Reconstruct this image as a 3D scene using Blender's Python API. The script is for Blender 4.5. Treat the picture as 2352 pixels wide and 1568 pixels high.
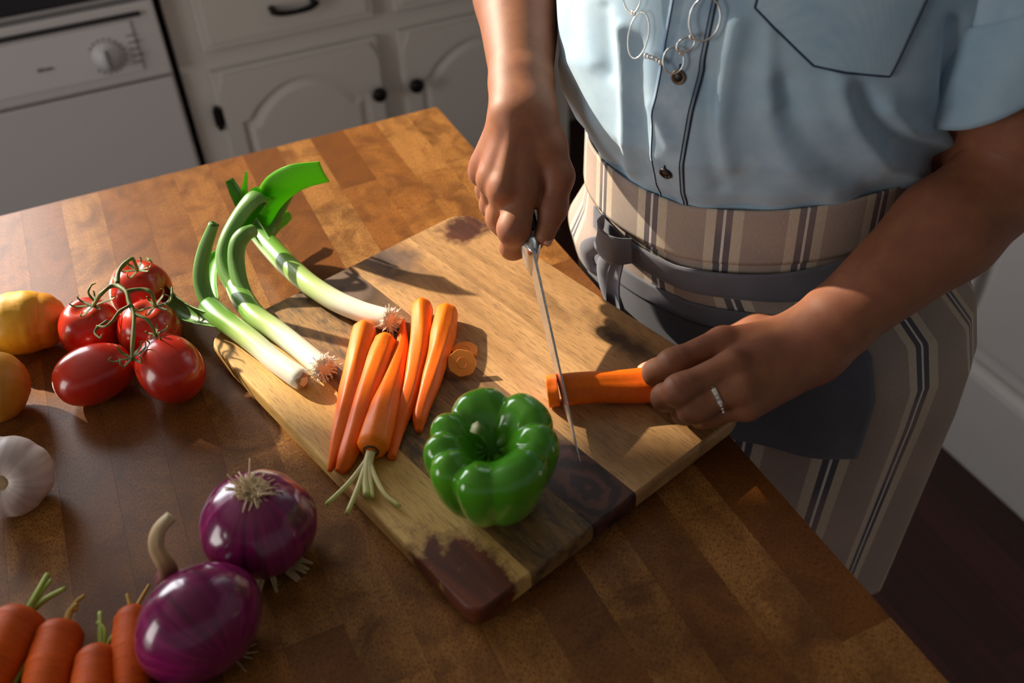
import bpy, bmesh, math, random
import numpy as np
from mathutils import Vector, Matrix

for o in list(bpy.data.objects): bpy.data.objects.remove(o)
random.seed(4); rng = np.random.default_rng(4)
SC = bpy.context.scene; COL = SC.collection
T = 0.90            # table top height
H = 0.62            # camera above the table top
FPX = 2172.6
PPX = np.array([1176., 784.])
RM = np.array([[0.90473427, -0.30598222, 0.29636259],
               [-0.42433299, -0.58631639, 0.69005406],
               [-0.03738203, -0.75007198, -0.66029888]])

# ------------------------------------------------------------------ camera
cd = bpy.data.cameras.new('camera'); cam = bpy.data.objects.new('camera', cd); COL.objects.link(cam)
cd.sensor_width = 36; cd.lens = 36*FPX/2352; cd.clip_start = .02
mw = Matrix.Identity(4)
for r in range(3):
    mw[r][0] = RM[r, 0]; mw[r][1] = -RM[r, 1]; mw[r][2] = -RM[r, 2]
mw[0][3], mw[1][3], mw[2][3] = 0, 0, T+H
cam.matrix_world = mw
cd.dof.use_dof = True; cd.dof.focus_distance = .87; cd.dof.aperture_fstop = 4.0
SC.camera = cam

# ------------------------------------------------------------------ light
W = bpy.data.worlds.new('world'); SC.world = W; W.use_nodes = True
W.node_tree.nodes['Background'].inputs[0].default_value = (1.0, .97, .95, 1)
W.node_tree.nodes['Background'].inputs[1].default_value = .17
SUN_EL = math.radians(27)
SUN_DIR = Vector((-.525*math.cos(SUN_EL), .851*math.cos(SUN_EL), math.sin(SUN_EL)))
sl = bpy.data.lights.new('sun', 'SUN'); sl.energy = 10.5; sl.color = (1.0, .86, .66); sl.angle = math.radians(1.1)
so = bpy.data.objects.new('sun', sl); COL.objects.link(so)
so.rotation_euler = SUN_DIR.to_track_quat('Z', 'Y').to_euler(); so.location = (-3, 5, 5)
al = bpy.data.lights.new('window_daylight', 'AREA'); al.shape = 'RECTANGLE'; al.size = .9; al.size_y = 1.1
al.energy = 19; al.color = (1.0, .96, .90)
ao = bpy.data.objects.new('window_daylight', al); COL.objects.link(ao)
ao.location = (-2.3, .45, 1.35); ao.rotation_euler = (Vector((-2.3, .45, 1.35))-Vector((.1, .6, .95))).to_track_quat('Z', 'Y').to_euler()
wl_ = bpy.data.lights.new('sink_window_skylight', 'AREA'); wl_.shape = 'RECTANGLE'; wl_.size = 1.2; wl_.size_y = 1.4; wl_.energy = 48; wl_.color = (.95, .96, 1.0)
wo_ = bpy.data.objects.new('sink_window_skylight', wl_); COL.objects.link(wo_); wo_.location = (-.84, 2.62, 1.85); wo_.rotation_euler = (math.radians(-90), 0, 0)
SC.view_settings.view_transform = 'Standard'; SC.view_settings.look = 'None'
SC.view_settings.exposure = 0.0; SC.view_settings.gamma = 1.0; SC.view_settings.use_curve_mapping = False

# ------------------------------------------------------------------ projection helpers (table coordinates -> world)
def P(x, y, z=0.):
    d = RM @ np.array([x-PPX[0], y-PPX[1], FPX]); t = (z-H)/d[2]
    return np.array([d[0]*t, d[1]*t, T+z])
def PY(x, y, Y):
    d = RM @ np.array([x-PPX[0], y-PPX[1], FPX]); t = Y/d[1]
    return np.array([d[0]*t, Y, T+H+d[2]*t])
def PROJ(p):
    p = np.asarray(p, float)
    c = (p-np.array([0, 0, T+H])) @ RM
    return PPX+FPX*c[..., :2]/c[..., 2:3]

# ------------------------------------------------------------------ mesh helpers
def finish(name, me, mat, parent=None, smooth=True):
    if smooth:
        me.polygons.foreach_set('use_smooth', [True]*len(me.polygons))
    o = bpy.data.objects.new(name, me); COL.objects.link(o)
    if mat is not None: me.materials.append(mat)
    if parent is not None: o.parent = parent
    return o
def mesh(name, V, F, mat, parent=None, smooth=True, uv=None):
    me = bpy.data.meshes.new(name)
    me.from_pydata([tuple(map(float, v)) for v in V], [], [tuple(map(int, f)) for f in F]); me.update()
    if uv is not None:
        l = me.uv_layers.new(name='UVMap')
        vi = np.empty(len(me.loops), np.int32); me.loops.foreach_get('vertex_index', vi)
        l.data.foreach_set('uv', np.asarray(uv, np.float32)[vi].ravel())
    return finish(name, me, mat, parent, smooth)
def empty(name, loc=(0, 0, 0), label=None, cat=None, group=None):
    o = bpy.data.objects.new(name, None); COL.objects.link(o); o.location = tuple(map(float, loc)); o.empty_display_size = .02
    if label: tag(o, label, cat, group)
    return o
def tag(o, label=None, cat=None, group=None, kind=None):
    if label: o['label'] = label
    if cat: o['category'] = cat
    if group: o['group'] = group
    if kind: o['kind'] = kind
    return o
def local(V, root):
    return np.asarray(V, float)-np.array(root.location)
class MB:
    """collects shapes into one mesh"""
    def __init__(s): s.V = []; s.F = []; s.UV = []
    def add(s, V, F, uv=None):
        n = len(s.V); s.V += [tuple(v) for v in np.asarray(V)]; s.F += [tuple(i+n for i in f) for f in F]
        s.UV += [tuple(u) for u in (uv if uv is not None else np.zeros((len(V), 2)))]
        return s
    def box(s, lo, hi, b=0.0):
        x0, y0, z0 = lo; x1, y1, z1 = hi
        if b <= 0:
            V = [(x, y, z) for z in (z0, z1) for x, y in ((x0, y0), (x1, y0), (x1, y1), (x0, y1))]
            return s.add(V, [(3, 2, 1, 0), (4, 5, 6, 7), (0, 1, 5, 4), (1, 2, 6, 5), (2, 3, 7, 6), (3, 0, 4, 7)])
        bm = bmesh.new(); bmesh.ops.create_cube(bm, size=1)
        for v in bm.verts: v.co = Vector(((x0+x1)/2+v.co.x*(x1-x0), (y0+y1)/2+v.co.y*(y1-y0), (z0+z1)/2+v.co.z*(z1-z0)))
        bmesh.ops.bevel(bm, geom=bm.edges[:], offset=b, segments=2, affect='EDGES', profile=.6)
        bm.verts.index_update(); V = [v.co[:] for v in bm.verts]; F = [[v.index for v in f.verts] for f in bm.faces]; bm.free()
        return s.add(V, F)
    def build(s, name, mat, parent=None, smooth=False, rel=None):
        V = np.array(s.V)
        if rel is not None: V = V-np.array(rel)
        return mesh(name, V, s.F, mat, parent, smooth, s.UV)
def catmull(pts, n):
    p = np.asarray(pts, float)
    if len(p) == 2: return p[0]+(p[1]-p[0])*np.linspace(0, 1, n)[:, None]
    q = np.vstack([2*p[0]-p[1], p, 2*p[-1]-p[-2]]); m = len(p)-1; out = []
    for t in np.linspace(0, m, n):
        i = min(int(t), m-1); u = t-i; a, b, c, d = q[i:i+4]
        out.append(.5*((2*b)+(-a+c)*u+(2*a-5*b+4*c-d)*u*u+(-a+3*b-3*c+d)*u**3))
    return np.array(out)
def lin(vals, n):
    return np.interp(np.linspace(0, len(vals)-1, n), np.arange(len(vals)), vals)
def frames(path, hint=(0, 0, 1)):
    t = np.gradient(path, axis=0); t /= np.linalg.norm(t, axis=1)[:, None]
    h = np.array(hint, float); u = h-t[0]*(h@t[0])
    if np.linalg.norm(u) < 1e-3: u = np.array([1., 0, 0])-t[0]*t[0][0]
    u /= np.linalg.norm(u); U = [u]
    for i in range(1, len(path)):
        u = U[-1]-t[i]*(U[-1]@t[i]); u /= np.linalg.norm(u); U.append(u)
    U = np.array(U); return t, U, np.cross(t, U)
def tube_geo(path, rad, n=16, rfun=None, ell=(1, 1), hint=(0, 0, 1), cap=True, round_ends=(0, 0)):
    path = np.asarray(path, float); rad = np.asarray(rad, float)*np.ones(len(path))
    t, U, B = frames(path, hint); m = len(path); th = np.linspace(0, 2*np.pi, n, endpoint=False)
    V = []; UV = []
    for i in range(m):
        r = rad[i]*(np.ones(n) if rfun is None else rfun(th, i/(m-1)))
        V.append(path[i]+(np.cos(th)*r*ell[0])[:, None]*U[i]+(np.sin(th)*r*ell[1])[:, None]*B[i])
        UV += [(k/n, i/(m-1)) for k in range(n)]
    V = np.vstack(V); F = []
    for i in range(m-1):
        for k in range(n):
            a = i*n+k; b = i*n+(k+1) % n; F.append((a, b, b+n, a+n))
    if cap:
        c0 = len(V); V = np.vstack([V, path[0], path[-1]]); UV += [(.5, 0), (.5, 1)]
        for k in range(n):
            F.append((c0, (k+1) % n, k)); F.append((c0+1, (m-1)*n+k, (m-1)*n+(k+1) % n))
    return V, F, UV
def lathe_geo(prof, n=48, rfun=None, zfun=None):
    prof = np.asarray(prof, float); m = len(prof); th = np.linspace(0, 2*np.pi, n, endpoint=False)+np.pi/2
    V = []; UV = []
    for i, (r, z) in enumerate(prof):
        rr = r*(np.ones(n) if rfun is None else rfun(th, i/(m-1)))
        zz = z*np.ones(n) if zfun is None else zfun(th, i/(m-1), z)
        V.append(np.stack([rr*np.cos(th), rr*np.sin(th), zz], 1)); UV += [(k/n, i/(m-1)) for k in range(n)]
    V = np.vstack(V); F = []
    for i in range(m-1):
        for k in range(n):
            a = i*n+k; b = i*n+(k+1) % n; F.append((a, b, b+n, a+n))
    F.append(tuple(range(n-1, -1, -1))); F.append(tuple(range((m-1)*n, m*n)))
    return V, F, UV
def torus_geo(c, u, v, ru, rv, r, n=40, k=8, gap=0):
    c, u, v = map(np.asarray, (c, u, v)); th = np.linspace(0, 2*np.pi, n, endpoint=False)
    nrm = np.cross(u, v); V = []; F = []
    for a in th:
        p = c+u*ru*math.cos(a)+v*rv*math.sin(a); d = u*math.cos(a)*rv+v*math.sin(a)*ru; d = d/np.linalg.norm(d)
        for b in np.linspace(0, 2*np.pi, k, endpoint=False): V.append(p+d*r*math.cos(b)+nrm*r*math.sin(b))
    for i in range(n):
        for j in range(k):
            F.append((i*k+j, ((i+1) % n)*k+j, ((i+1) % n)*k+(j+1) % k, i*k+(j+1) % k))
    return np.array(V), F
def ribbon_geo(path, width, thick, hint, curl=0.0, n=9):
    """leaf or strap: a thin strip whose cross-section is an arc (curl in radians)"""
    path = np.asarray(path, float); width = np.asarray(width, float)*np.ones(len(path))
    t, U, B = frames(path, hint); V = []; UV = []; m = len(path); curl = np.asarray(curl, float)*np.ones(m)
    s = np.linspace(-1, 1, n)
    for i in range(m):
        c = max(abs(curl[i]), 1e-3); R = width[i]/2/c
        x = np.sin(s*c)*R; y = (1-np.cos(s*c))*R*np.sign(curl[i]+1e-9)
        top = path[i]+x[:, None]*B[i]+(y+thick/2)[:, None]*U[i]
        bot = path[i]+x[::-1, None]*B[i]*.98+(y[::-1]-thick/2)[:, None]*U[i]
        V.append(top); V.append(bot); UV += [((a+1)/2, i/(m-1)) for a in s]+[((a+1)/2, i/(m-1)) for a in s[::-1]]
    k = 2*n; V = np.vstack(V); F = []
    for i in range(m-1):
        for j in range(k): a = i*k+j; b = i*k+(j+1) % k; F.append((a, a+k, b+k, b))
    F.append(tuple(range(k))); F.append(tuple(range((m-1)*k+k-1, (m-1)*k-1, -1)))
    return V, F, UV

# signed distance surfaces -> mesh (surface nets)
def rcone(p, a, b, r1, r2):
    a = np.asarray(a, np.float32); b = np.asarray(b, np.float32)
    ba = b-a; l2 = ba@ba; rr = r1-r2; a2 = max(l2-rr*rr, 1e-9); il2 = 1/l2
    pa = p-a; y = pa@ba; z = y-l2; q = pa*l2-y[:, None]*ba; x2 = (q*q).sum(1)
    y2 = y*y*l2; z2 = z*z*l2; k = np.sign(rr)*rr*rr*x2
    d = (np.sqrt(np.maximum(x2*a2*il2, 0))+y*rr)*il2-r1
    m1 = np.sign(z)*a2*z2 > k; m2 = (~m1) & (np.sign(y)*a2*y2 < k)
    d = np.where(m1, np.sqrt(x2+z2)*il2-r2, d); d = np.where(m2, np.sqrt(x2+y2)*il2-r1, d)
    return d.astype(np.float32)
def smin(a, b, k):
    h = np.maximum(k-np.abs(a-b), 0)/k
    return np.minimum(a, b)-h*h*k*.25
def surf_nets(sdf, lo, hi, h):
    lo = np.asarray(lo, float); B = 8
    nb = np.ceil((np.asarray(hi)-lo)/(h*B)).astype(int); N = nb*B
    bc = np.stack(np.meshgrid(*[np.arange(n) for n in nb], indexing='ij'), -1).reshape(-1, 3)
    cen = lo+(bc*B+(B-1)/2)*h; dc = sdf(cen.astype(np.float32))
    Fv = np.repeat(np.repeat(np.repeat(dc.reshape(nb), B, 0), B, 1), B, 2).astype(np.float32)
    act = bc[np.abs(dc) < h*B*1.1+.004]
    off = np.stack(np.meshgrid(*[np.arange(B)]*3, indexing='ij'), -1).reshape(-1, 3)
    for s in range(0, len(act), 400):
        idx = (act[s:s+400, None]*B+off[None]).reshape(-1, 3)
        Fv[idx[:, 0], idx[:, 1], idx[:, 2]] = sdf((lo+idx*h).astype(np.float32))
    S = Fv < 0; c = [slice(0, -1), slice(1, None)]
    cnt = sum(S[c[i], c[j], c[k]].astype(np.int8) for i in (0, 1) for j in (0, 1) for k in (0, 1))
    cells = np.argwhere((cnt > 0) & (cnt < 8)); vid = -np.ones(cnt.shape, np.int64); vid[tuple(cells.T)] = np.arange(len(cells))
    acc = np.zeros((len(cells), 3)); num = np.zeros(len(cells))
    cor = [(i, j, k) for i in (0, 1) for j in (0, 1) for k in (0, 1)]
    for a in cor:
        for ax in range(3):
            if a[ax]: continue
            b = list(a); b[ax] = 1
            ia = cells+np.array(a); ib = cells+np.array(b)
            fa = Fv[tuple(ia.T)]; fb = Fv[tuple(ib.T)]; m = (fa < 0) != (fb < 0)
            t = np.where(m, fa/(fa-fb+1e-12*(fa == fb)), 0)
            acc += np.where(m[:, None], ia-cells+t[:, None]*(np.array(b)-np.array(a)), 0); num += m
    V = lo+(cells+acc/num[:, None])*h; quads = []
    for ax in range(3):
        u, v = (ax+1) % 3, (ax+2) % 3
        sl0 = [slice(None)]*3; sl1 = [slice(None)]*3; sl0[ax] = slice(0, -1); sl1[ax] = slice(1, None)
        E = np.argwhere(S[tuple(sl0)] != S[tuple(sl1)])
        E = E[(E[:, u] > 0) & (E[:, v] > 0) & (E[:, u] < Fv.shape[u]-1) & (E[:, v] < Fv.shape[v]-1)]
        def cid(du, dv):
            q = E.copy(); q[:, u] -= du; q[:, v] -= dv; return vid[tuple(q.T)]
        Q = np.stack([cid(1, 1), cid(0, 1), cid(0, 0), cid(1, 0)], 1); inside = S[tuple(E.T)]
        Q[~inside] = Q[~inside][:, ::-1]; quads.append(Q)
    Q = np.vstack(quads); Q = Q[(Q >= 0).all(1)]
    return V, Q
def sdf_mesh_data(parts):
    V = []; F = []; n = 0
    for v, f in parts: V.append(v); F.append(f+n); n += len(v)
    return np.vstack(V), np.vstack(F)

# ------------------------------------------------------------------ material helpers
def M(name, col, rough=.5, **k):
    m = bpy.data.materials.new(name); m.use_nodes = True; b = m.node_tree.nodes['Principled BSDF']
    b.inputs['Base Color'].default_value = (*col, 1); b.inputs['Roughness'].default_value = rough
    for a, v in k.items(): b.inputs[a.replace('_', ' ')].default_value = v
    return m
class NT:
    def __init__(s, m): s.t = m.node_tree; s.b = s.t.nodes['Principled BSDF']
    def n(s, typ, **k):
        nd = s.t.nodes.new(typ)
        for a, v in k.items():
            if a in nd.inputs.keys() if isinstance(a, str) else False: nd.inputs[a].default_value = v
            else: setattr(nd, a, v)
        return nd
    def l(s, a, b): s.t.links.new(a, b)
    def coord(s, kind='Object', scale=(1, 1, 1), loc=(0, 0, 0), rot=(0, 0, 0)):
        tc = s.n('ShaderNodeTexCoord'); mp = s.n('ShaderNodeMapping'); s.l(tc.outputs[kind], mp.inputs[0])
        mp.inputs['Scale'].default_value = scale; mp.inputs['Location'].default_value = loc; mp.inputs['Rotation'].default_value = rot
        return mp.outputs[0]
    def noise(s, vec, scale=5, detail=4, rough=.55, dist=0):
        n = s.n('ShaderNodeTexNoise'); s.l(vec, n.inputs['Vector']); n.inputs['Scale'].default_value = scale
        n.inputs['Detail'].default_value = detail; n.inputs['Roughness'].default_value = rough; n.inputs['Distortion'].default_value = dist
        return n.outputs['Fac']
    def ramp(s, fac, stops, interp='LINEAR'):
        r = s.n('ShaderNodeValToRGB'); s.l(fac, r.inputs[0]); e = r.color_ramp.elements; r.color_ramp.interpolation = interp
        while len(e) > 1: e.remove(e[-1])
        e[0].position = stops[0][0]; e[0].color = (*stops[0][1], 1)
        for p, c in stops[1:]:
            el = e.new(p); el.color = (*c, 1)
        return r.outputs[0]
    def mix(s, f, a, b, blend='MIX'):
        m = s.n('ShaderNodeMix', data_type='RGBA', blend_type=blend); m.clamp_factor = True
        for sock, v in ((m.inputs[0], f), (m.inputs[6], a), (m.inputs[7], b)):
            if isinstance(v, (int, float)): sock.default_value = v
            elif isinstance(v, tuple): sock.default_value = (*v, 1)
            else: s.l(v, sock)
        return m.outputs[2]
    def math(s, op, a, b=None, c=None, clamp=False):
        m = s.n('ShaderNodeMath', operation=op); m.use_clamp = clamp
        for i, v in enumerate((a, b, c)):
            if v is None: continue
            if isinstance(v, (int, float)): m.inputs[i].default_value = v
            else: s.l(v, m.inputs[i])
        return m.outputs[0]
    def sep(s, vec):
        x = s.n('ShaderNodeSeparateXYZ'); s.l(vec, x.inputs[0]); return x.outputs
    def base(s, c): s.l(c, s.b.inputs['Base Color'])
    def rough(s, c): s.l(c, s.b.inputs['Roughness'])
    def bump(s, h, strength=.3, dist=.001):
        b = s.n('ShaderNodeBump'); b.inputs['Strength'].default_value = strength; b.inputs['Distance'].default_value = dist
        s.l(h, b.inputs['Height']); s.l(b.outputs[0], s.b.inputs['Normal'])
def hexc(h):
    v = [int(h[i:i+2], 16)/255 for i in (0, 2, 4)]
    return tuple(c/12.92 if c < .04045 else ((c+.055)/1.055)**2.4 for c in v)
def scl(c, k): return tuple(x*k for x in c)

# butcher block staves: tone per stave, speckled grain along the stave
def mat_stave():
    m = M('butcher_block_wood', (.3, .14, .05), .38); n = NT(m)
    oi = n.n('ShaderNodeObjectInfo'); rnd = oi.outputs['Random']
    tc = n.n('ShaderNodeTexCoord'); add = n.n('ShaderNodeVectorMath', operation='ADD'); n.l(tc.outputs['Object'], add.inputs[0])
    cmb = n.n('ShaderNodeCombineXYZ'); n.l(n.math('MULTIPLY', rnd, 37.), cmb.inputs[0]); n.l(n.math('MULTIPLY', rnd, 91.), cmb.inputs[1]); n.l(cmb.outputs[0], add.inputs[1])
    mp = n.n('ShaderNodeMapping'); mp.inputs['Scale'].default_value = (60, 9, 60); n.l(add.outputs[0], mp.inputs[0])
    g1 = n.noise(mp.outputs[0], 1.0, 5, .6, .4)
    mp2 = n.n('ShaderNodeMapping'); mp2.inputs['Scale'].default_value = (900, 320, 900); n.l(add.outputs[0], mp2.inputs[0])
    g2 = n.noise(mp2.outputs[0], 1.0, 3, .6)
    g3 = n.noise(add.outputs[0], 20, 4, .6, .8)
    tone = n.ramp(rnd, [(0, hexc('6a3e18')), (.25, hexc('95602c')), (.5, hexc('ae7c42')), (.75, hexc('7b4c22')), (1, hexc('b8894e'))])
    c = n.mix(n.ramp(g1, [(.35, (0, 0, 0)), (.7, (1, 1, 1))]), n.mix(.55, tone, hexc('6a3f1c')), tone)
    c = n.mix(n.ramp(g3, [(.45, (0, 0, 0)), (.66, (.8, .8, .8))]), c, hexc('5e3a1c'))
    c = n.mix(n.ramp(g2, [(.48, (0, 0, 0)), (.62, (.75, .75, .75))]), c, hexc('50290f'))
    n.base(c); n.rough(n.math('MULTIPLY_ADD', g2, .15, .28)); n.bump(g2, .12, .0004)
    m.node_tree.nodes['Principled BSDF'].inputs['Specular IOR Level'].default_value = .26
    return m
# acacia strips: grain runs along local Y
def mat_strip(name, light, mid, dark, fig=1.0, knots_and_blotches=(), patches=(), spalt=0.0):
    m = M(name, light, .45); n = NT(m); co = n.coord('Object', (1, 1, 1))
    v = n.coord('Object', (55, 5, 55)); g = n.noise(v, 1, 6, .62, .6)
    w = n.coord('Object', (1100, 60, 1100)); f = n.noise(w, 1, 4, .6)
    big = n.noise(n.coord('Object', (16, 3, 16)), 1, 3, .5, 1.2)
    c = n.mix(n.ramp(big, [(.38, (0, 0, 0)), (.68, (1, 1, 1))]), light, mid)
    c = n.mix(n.ramp(g, [(.48, (0, 0, 0)), (.72, (fig, fig, fig))]), c, dark)
    c = n.mix(n.ramp(f, [(.50, (0, 0, 0)), (.68, (.7, .7, .7))]), c, scl(dark, .55))
    if spalt:
        s = n.noise(n.coord('Object', (70, 24, 70)), 1, 8, .72, .5)
        c = n.mix(n.ramp(s, [(.46, (0, 0, 0)), (.62, (spalt,)*3)]), c, (.022, .022, .024))
    for (kx, ky, sx, sy, col, ringy, ed) in list(knots_and_blotches)+list(patches):
        vv = n.coord('Object', (1/sx, 1/sy, 0), (-kx/sx, -ky/sy, 0))
        wob = n.noise(co, 22 if ringy else 40, 4, .6); ln = n.n('ShaderNodeVectorMath', operation='LENGTH'); n.l(vv, ln.inputs[0])
        d = n.math('ADD', ln.outputs['Value'], n.math('MULTIPLY_ADD', wob, .4 if ringy else .9, -.2 if ringy else -.45))
        mask = n.ramp(d, [(max(.0, 1-ed)*.5, (1, 1, 1)), (.5*(1+ed*.3), (0, 0, 0))])
        if ringy:
            ring = n.math('SINE', n.math('MULTIPLY', d, ringy)); kc = n.mix(n.ramp(n.math('MULTIPLY_ADD', ring, .5, .5), [(.3, (0, 0, 0)), (.8, (1, 1, 1))]), col, scl(col, 3.6))
        else: kc = n.mix(n.ramp(g, [(.4, (0, 0, 0)), (.7, (1, 1, 1))]), col, scl(col, 2.6))
        c = n.mix(mask, c, kc)
    n.base(c); n.bump(f, .25, .0004); n.rough(n.math('MULTIPLY_ADD', f, .2, .38))
    return m
def mat_veg(name, stops, rough=.35, streak=(30, 1.5), amt=.35, dark=None, axis='v', spec=.5, sss=0.0, sr=(1, .4, .2), bump=0.0, lat=0.0, coat=0.0):
    """colour along UV v by ramp, streaks along the length from noise"""
    m = M(name, stops[0][1], rough); n = NT(m); uv = n.coord('UV'); x = n.sep(uv)
    c = n.ramp(x[1], stops)
    s = n.noise(n.coord('UV', (streak[0], streak[1], 1)), 1, 5, .6, .2)
    c2 = dark if dark else scl(stops[len(stops)//2][1], .45)
    c = n.mix(n.math('MULTIPLY', n.ramp(s, [(.4, (0, 0, 0)), (.7, (1, 1, 1))]), amt), c, c2)
    if lat:
        s2 = n.noise(n.coord('UV', (2.5, lat, 1)), 1, 3, .6); c = n.mix(n.math('MULTIPLY', n.ramp(s2, [(.56, (0, 0, 0)), (.66, (1, 1, 1))]), .45), c, c2)
    n.base(c); b = n.b; b.inputs['Specular IOR Level'].default_value = spec
    if sss: b.inputs['Subsurface Weight'].default_value = sss; b.inputs['Subsurface Radius'].default_value = sr; b.inputs['Subsurface Scale'].default_value = .006
    if coat: b.inputs['Coat Weight'].default_value = coat; b.inputs['Coat Roughness'].default_value = .12
    if bump: n.bump(s, bump, .0006)
    return m
def mat_cloth(name, col, col2=None, weave=1600, rough=.85, spec=.2, bump=.3):
    m = M(name, col, rough); n = NT(m); b = n.b; b.inputs['Specular IOR Level'].default_value = spec
    v = n.coord('UV', (1, 1, 1)); x = n.sep(v)
    k = n.math('SINE', n.math('MULTIPLY', n.math('ADD', x[0], x[1]), weave*2))
    mott = n.noise(n.coord('Object'), 28, 5, .6)
    c = n.mix(n.ramp(mott, [(.3, (0, 0, 0)), (.75, (1, 1, 1))]), col, col2 or scl(col, 1.25))
    c = n.mix(n.math('MULTIPLY_ADD', k, .05, .06), c, scl(col, .6)); n.base(c); n.bump(n.noise(n.coord('Object'), 900, 2), bump, .0003)
    b.inputs['Sheen Weight'].default_value = .15
    return m
def mat_stripes():
    m = M('striped_linen', (.4, .36, .33), .9); n = NT(m); n.b.inputs['Specular IOR Level'].default_value = .15
    v = n.coord('UV'); x = n.sep(v)
    per = .079
    t = n.math('FRACT', n.math('DIVIDE', n.math('ADD', x[0], 5*per-.0548+.5025*per), per))
    taupe, beige, darkc, white = hexc('9d9089'), hexc('c2b7a6'), hexc('55555f'), hexc('d6d2d0')
    c = n.ramp(t, [(0, taupe), (.27, beige), (.40, darkc), (.485, white), (.52, darkc), (.605, beige), (.735, taupe)], 'CONSTANT')
    pink = n.noise(n.coord('Object'), 9, 2); c = n.mix(n.math('MULTIPLY', n.ramp(pink, [(.45, (0, 0, 0)), (.65, (1, 1, 1))]), .25), c, hexc('c4a595'))
    g = n.noise(n.coord('UV', (1200, 160, 1)), 1, 2); c = n.mix(n.ramp(g, [(.4, (0, 0, 0)), (.8, (.35, .35, .35))]), c, hexc('6f6963'))
    n.base(c); n.bump(g, .2, .0003); return m

MAT = {}
MAT['stave'] = mat_stave()
MAT['table_body'] = M('painted_table_body', hexc('8d8a88'), .6)
MAT['white_paint'] = M('white_cabinet_paint', hexc('c9c5c1'), .42)
MAT['appliance'] = M('white_enamel', hexc('c6c4c6'), .35)
MAT['appliance_plate'] = M('pale_grey_plastic', hexc('cdcdd2'), .4)
MAT['black_metal'] = M('dark_bronze_hardware', hexc('1d1a1b'), .45, Metallic=.6)
MAT['counter'] = M('dark_navy_countertop', hexc('22242e'), .35)
MAT['wall'] = M('wall_paint', hexc('b9b2a6'), .8)
MAT['window_frame'] = M('white_window_frame', hexc('e6e3dd'), .5)
MAT['mark_grey'] = M('printed_grey', hexc('77777c'), .6)
MAT['gap'] = M('dark_gap_seal', hexc('2b2a2d'), .8)
def mat_floor():
    m = M('dark_red_floorboards', hexc('3a1a14'), .35); n = NT(m)
    b = n.n('ShaderNodeTexBrick'); n.l(n.coord('Object', (1, 1, 1), rot=(0, 0, math.pi/2)), b.inputs['Vector'])
    b.inputs['Scale'].default_value = 1; b.inputs['Brick Width'].default_value = .9; b.inputs['Row Height'].default_value = .09; b.inputs['Mortar Size'].default_value = .0015
    b.inputs['Color1'].default_value = (*hexc('4a201a'), 1); b.inputs['Color2'].default_value = (*hexc('35150f'), 1); b.inputs['Mortar'].default_value = (.01, .006, .005, 1)
    g = n.noise(n.coord('Object', (40, 3, 1)), 1, 4); c = n.mix(n.ramp(g, [(.4, (0, 0, 0)), (.7, (.6, .6, .6))]), b.outputs['Color'], hexc('200d0a'))
    n.base(c); return m
MAT['floor'] = mat_floor()

# ================================================================== SETTING
def struct(o): o['kind'] = 'structure'; return o
mb = MB(); mb.box((-3.2, -2.6, -.05), (3.2, 2.6, 0)); struct(mb.build('floor', MAT['floor']))
mb = MB(); mb.box((-3.2, -2.6, 2.72), (3.2, 2.6, 2.80)); struct(mb.build('ceiling', MAT['wall']))
# back wall with the tall window the sun comes through
WX0, WX1, WZ0, WZ1, WY = -1.45, -.22, 1.12, 2.62, 2.5
mb = MB(); mb.box((-3.2, WY, 0), (WX0, WY+.1, 2.72)); mb.box((WX1, WY, 0), (3.2, WY+.1, 2.72)); mb.box((WX0, WY, 0), (WX1, WY+.1, WZ0)); mb.box((WX0, WY, WZ1), (WX1, WY+.1, 2.72))
struct(mb.build('wall_back', MAT['wall']))
mb = MB()
mb.box((WX0, WY-.02, WZ0), (WX0+.04, WY+.1, WZ1)); mb.box((WX1-.04, WY-.02, WZ0), (WX1, WY+.1, WZ1)); mb.box((WX0, WY-.02, WZ1-.04), (WX1, WY+.1, WZ1)); mb.box((WX0-.02, WY-.04, WZ0-.02), (WX1+.02, WY+.1, WZ0+.01))
struct(mb.build('window_1', MAT['window_frame']))

# added cloth sheet out of view; its slanted edge shapes where the sun falls
MAT['sun_blocker'] = M('cream_blocker_cloth', hexc('d8cfbf'), .9)
cp_ = [(-1.75, 1.20, -1.60), (-1.75, 1.6, -1.45), (-1.75, 1.85, -1.25), (-1.75, 1.93, -1.15), (-1.75, 2.0, -1.075), (-1.75, 2.07, -.985), (-1.75, 2.12, -.88), (-1.75, 2.17, -.80), (-1.75, 2.30, -.725), (-1.75, 2.75, -.66)]
V = []; F = []; nx = 48
for (xa, z, xb) in catmull(cp_, 40):
    for i in range(nx): t = i/(nx-1); V.append((xa+(xb-xa)*t, WY-.075+.016*math.sin(t*44+z), z))
for r in range(39):
    for i in range(nx-1): a = r*nx+i; F.append((a, a+1, a+nx+1, a+nx))
o = mesh('sun_blocker', V, F, MAT['sun_blocker']); md = o.modifiers.new('thick', 'SOLIDIFY'); md.thickness = .003
tag(o, 'cream cloth added at the left of the window to block the sun, outside the view', 'sun_blocker')

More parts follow.
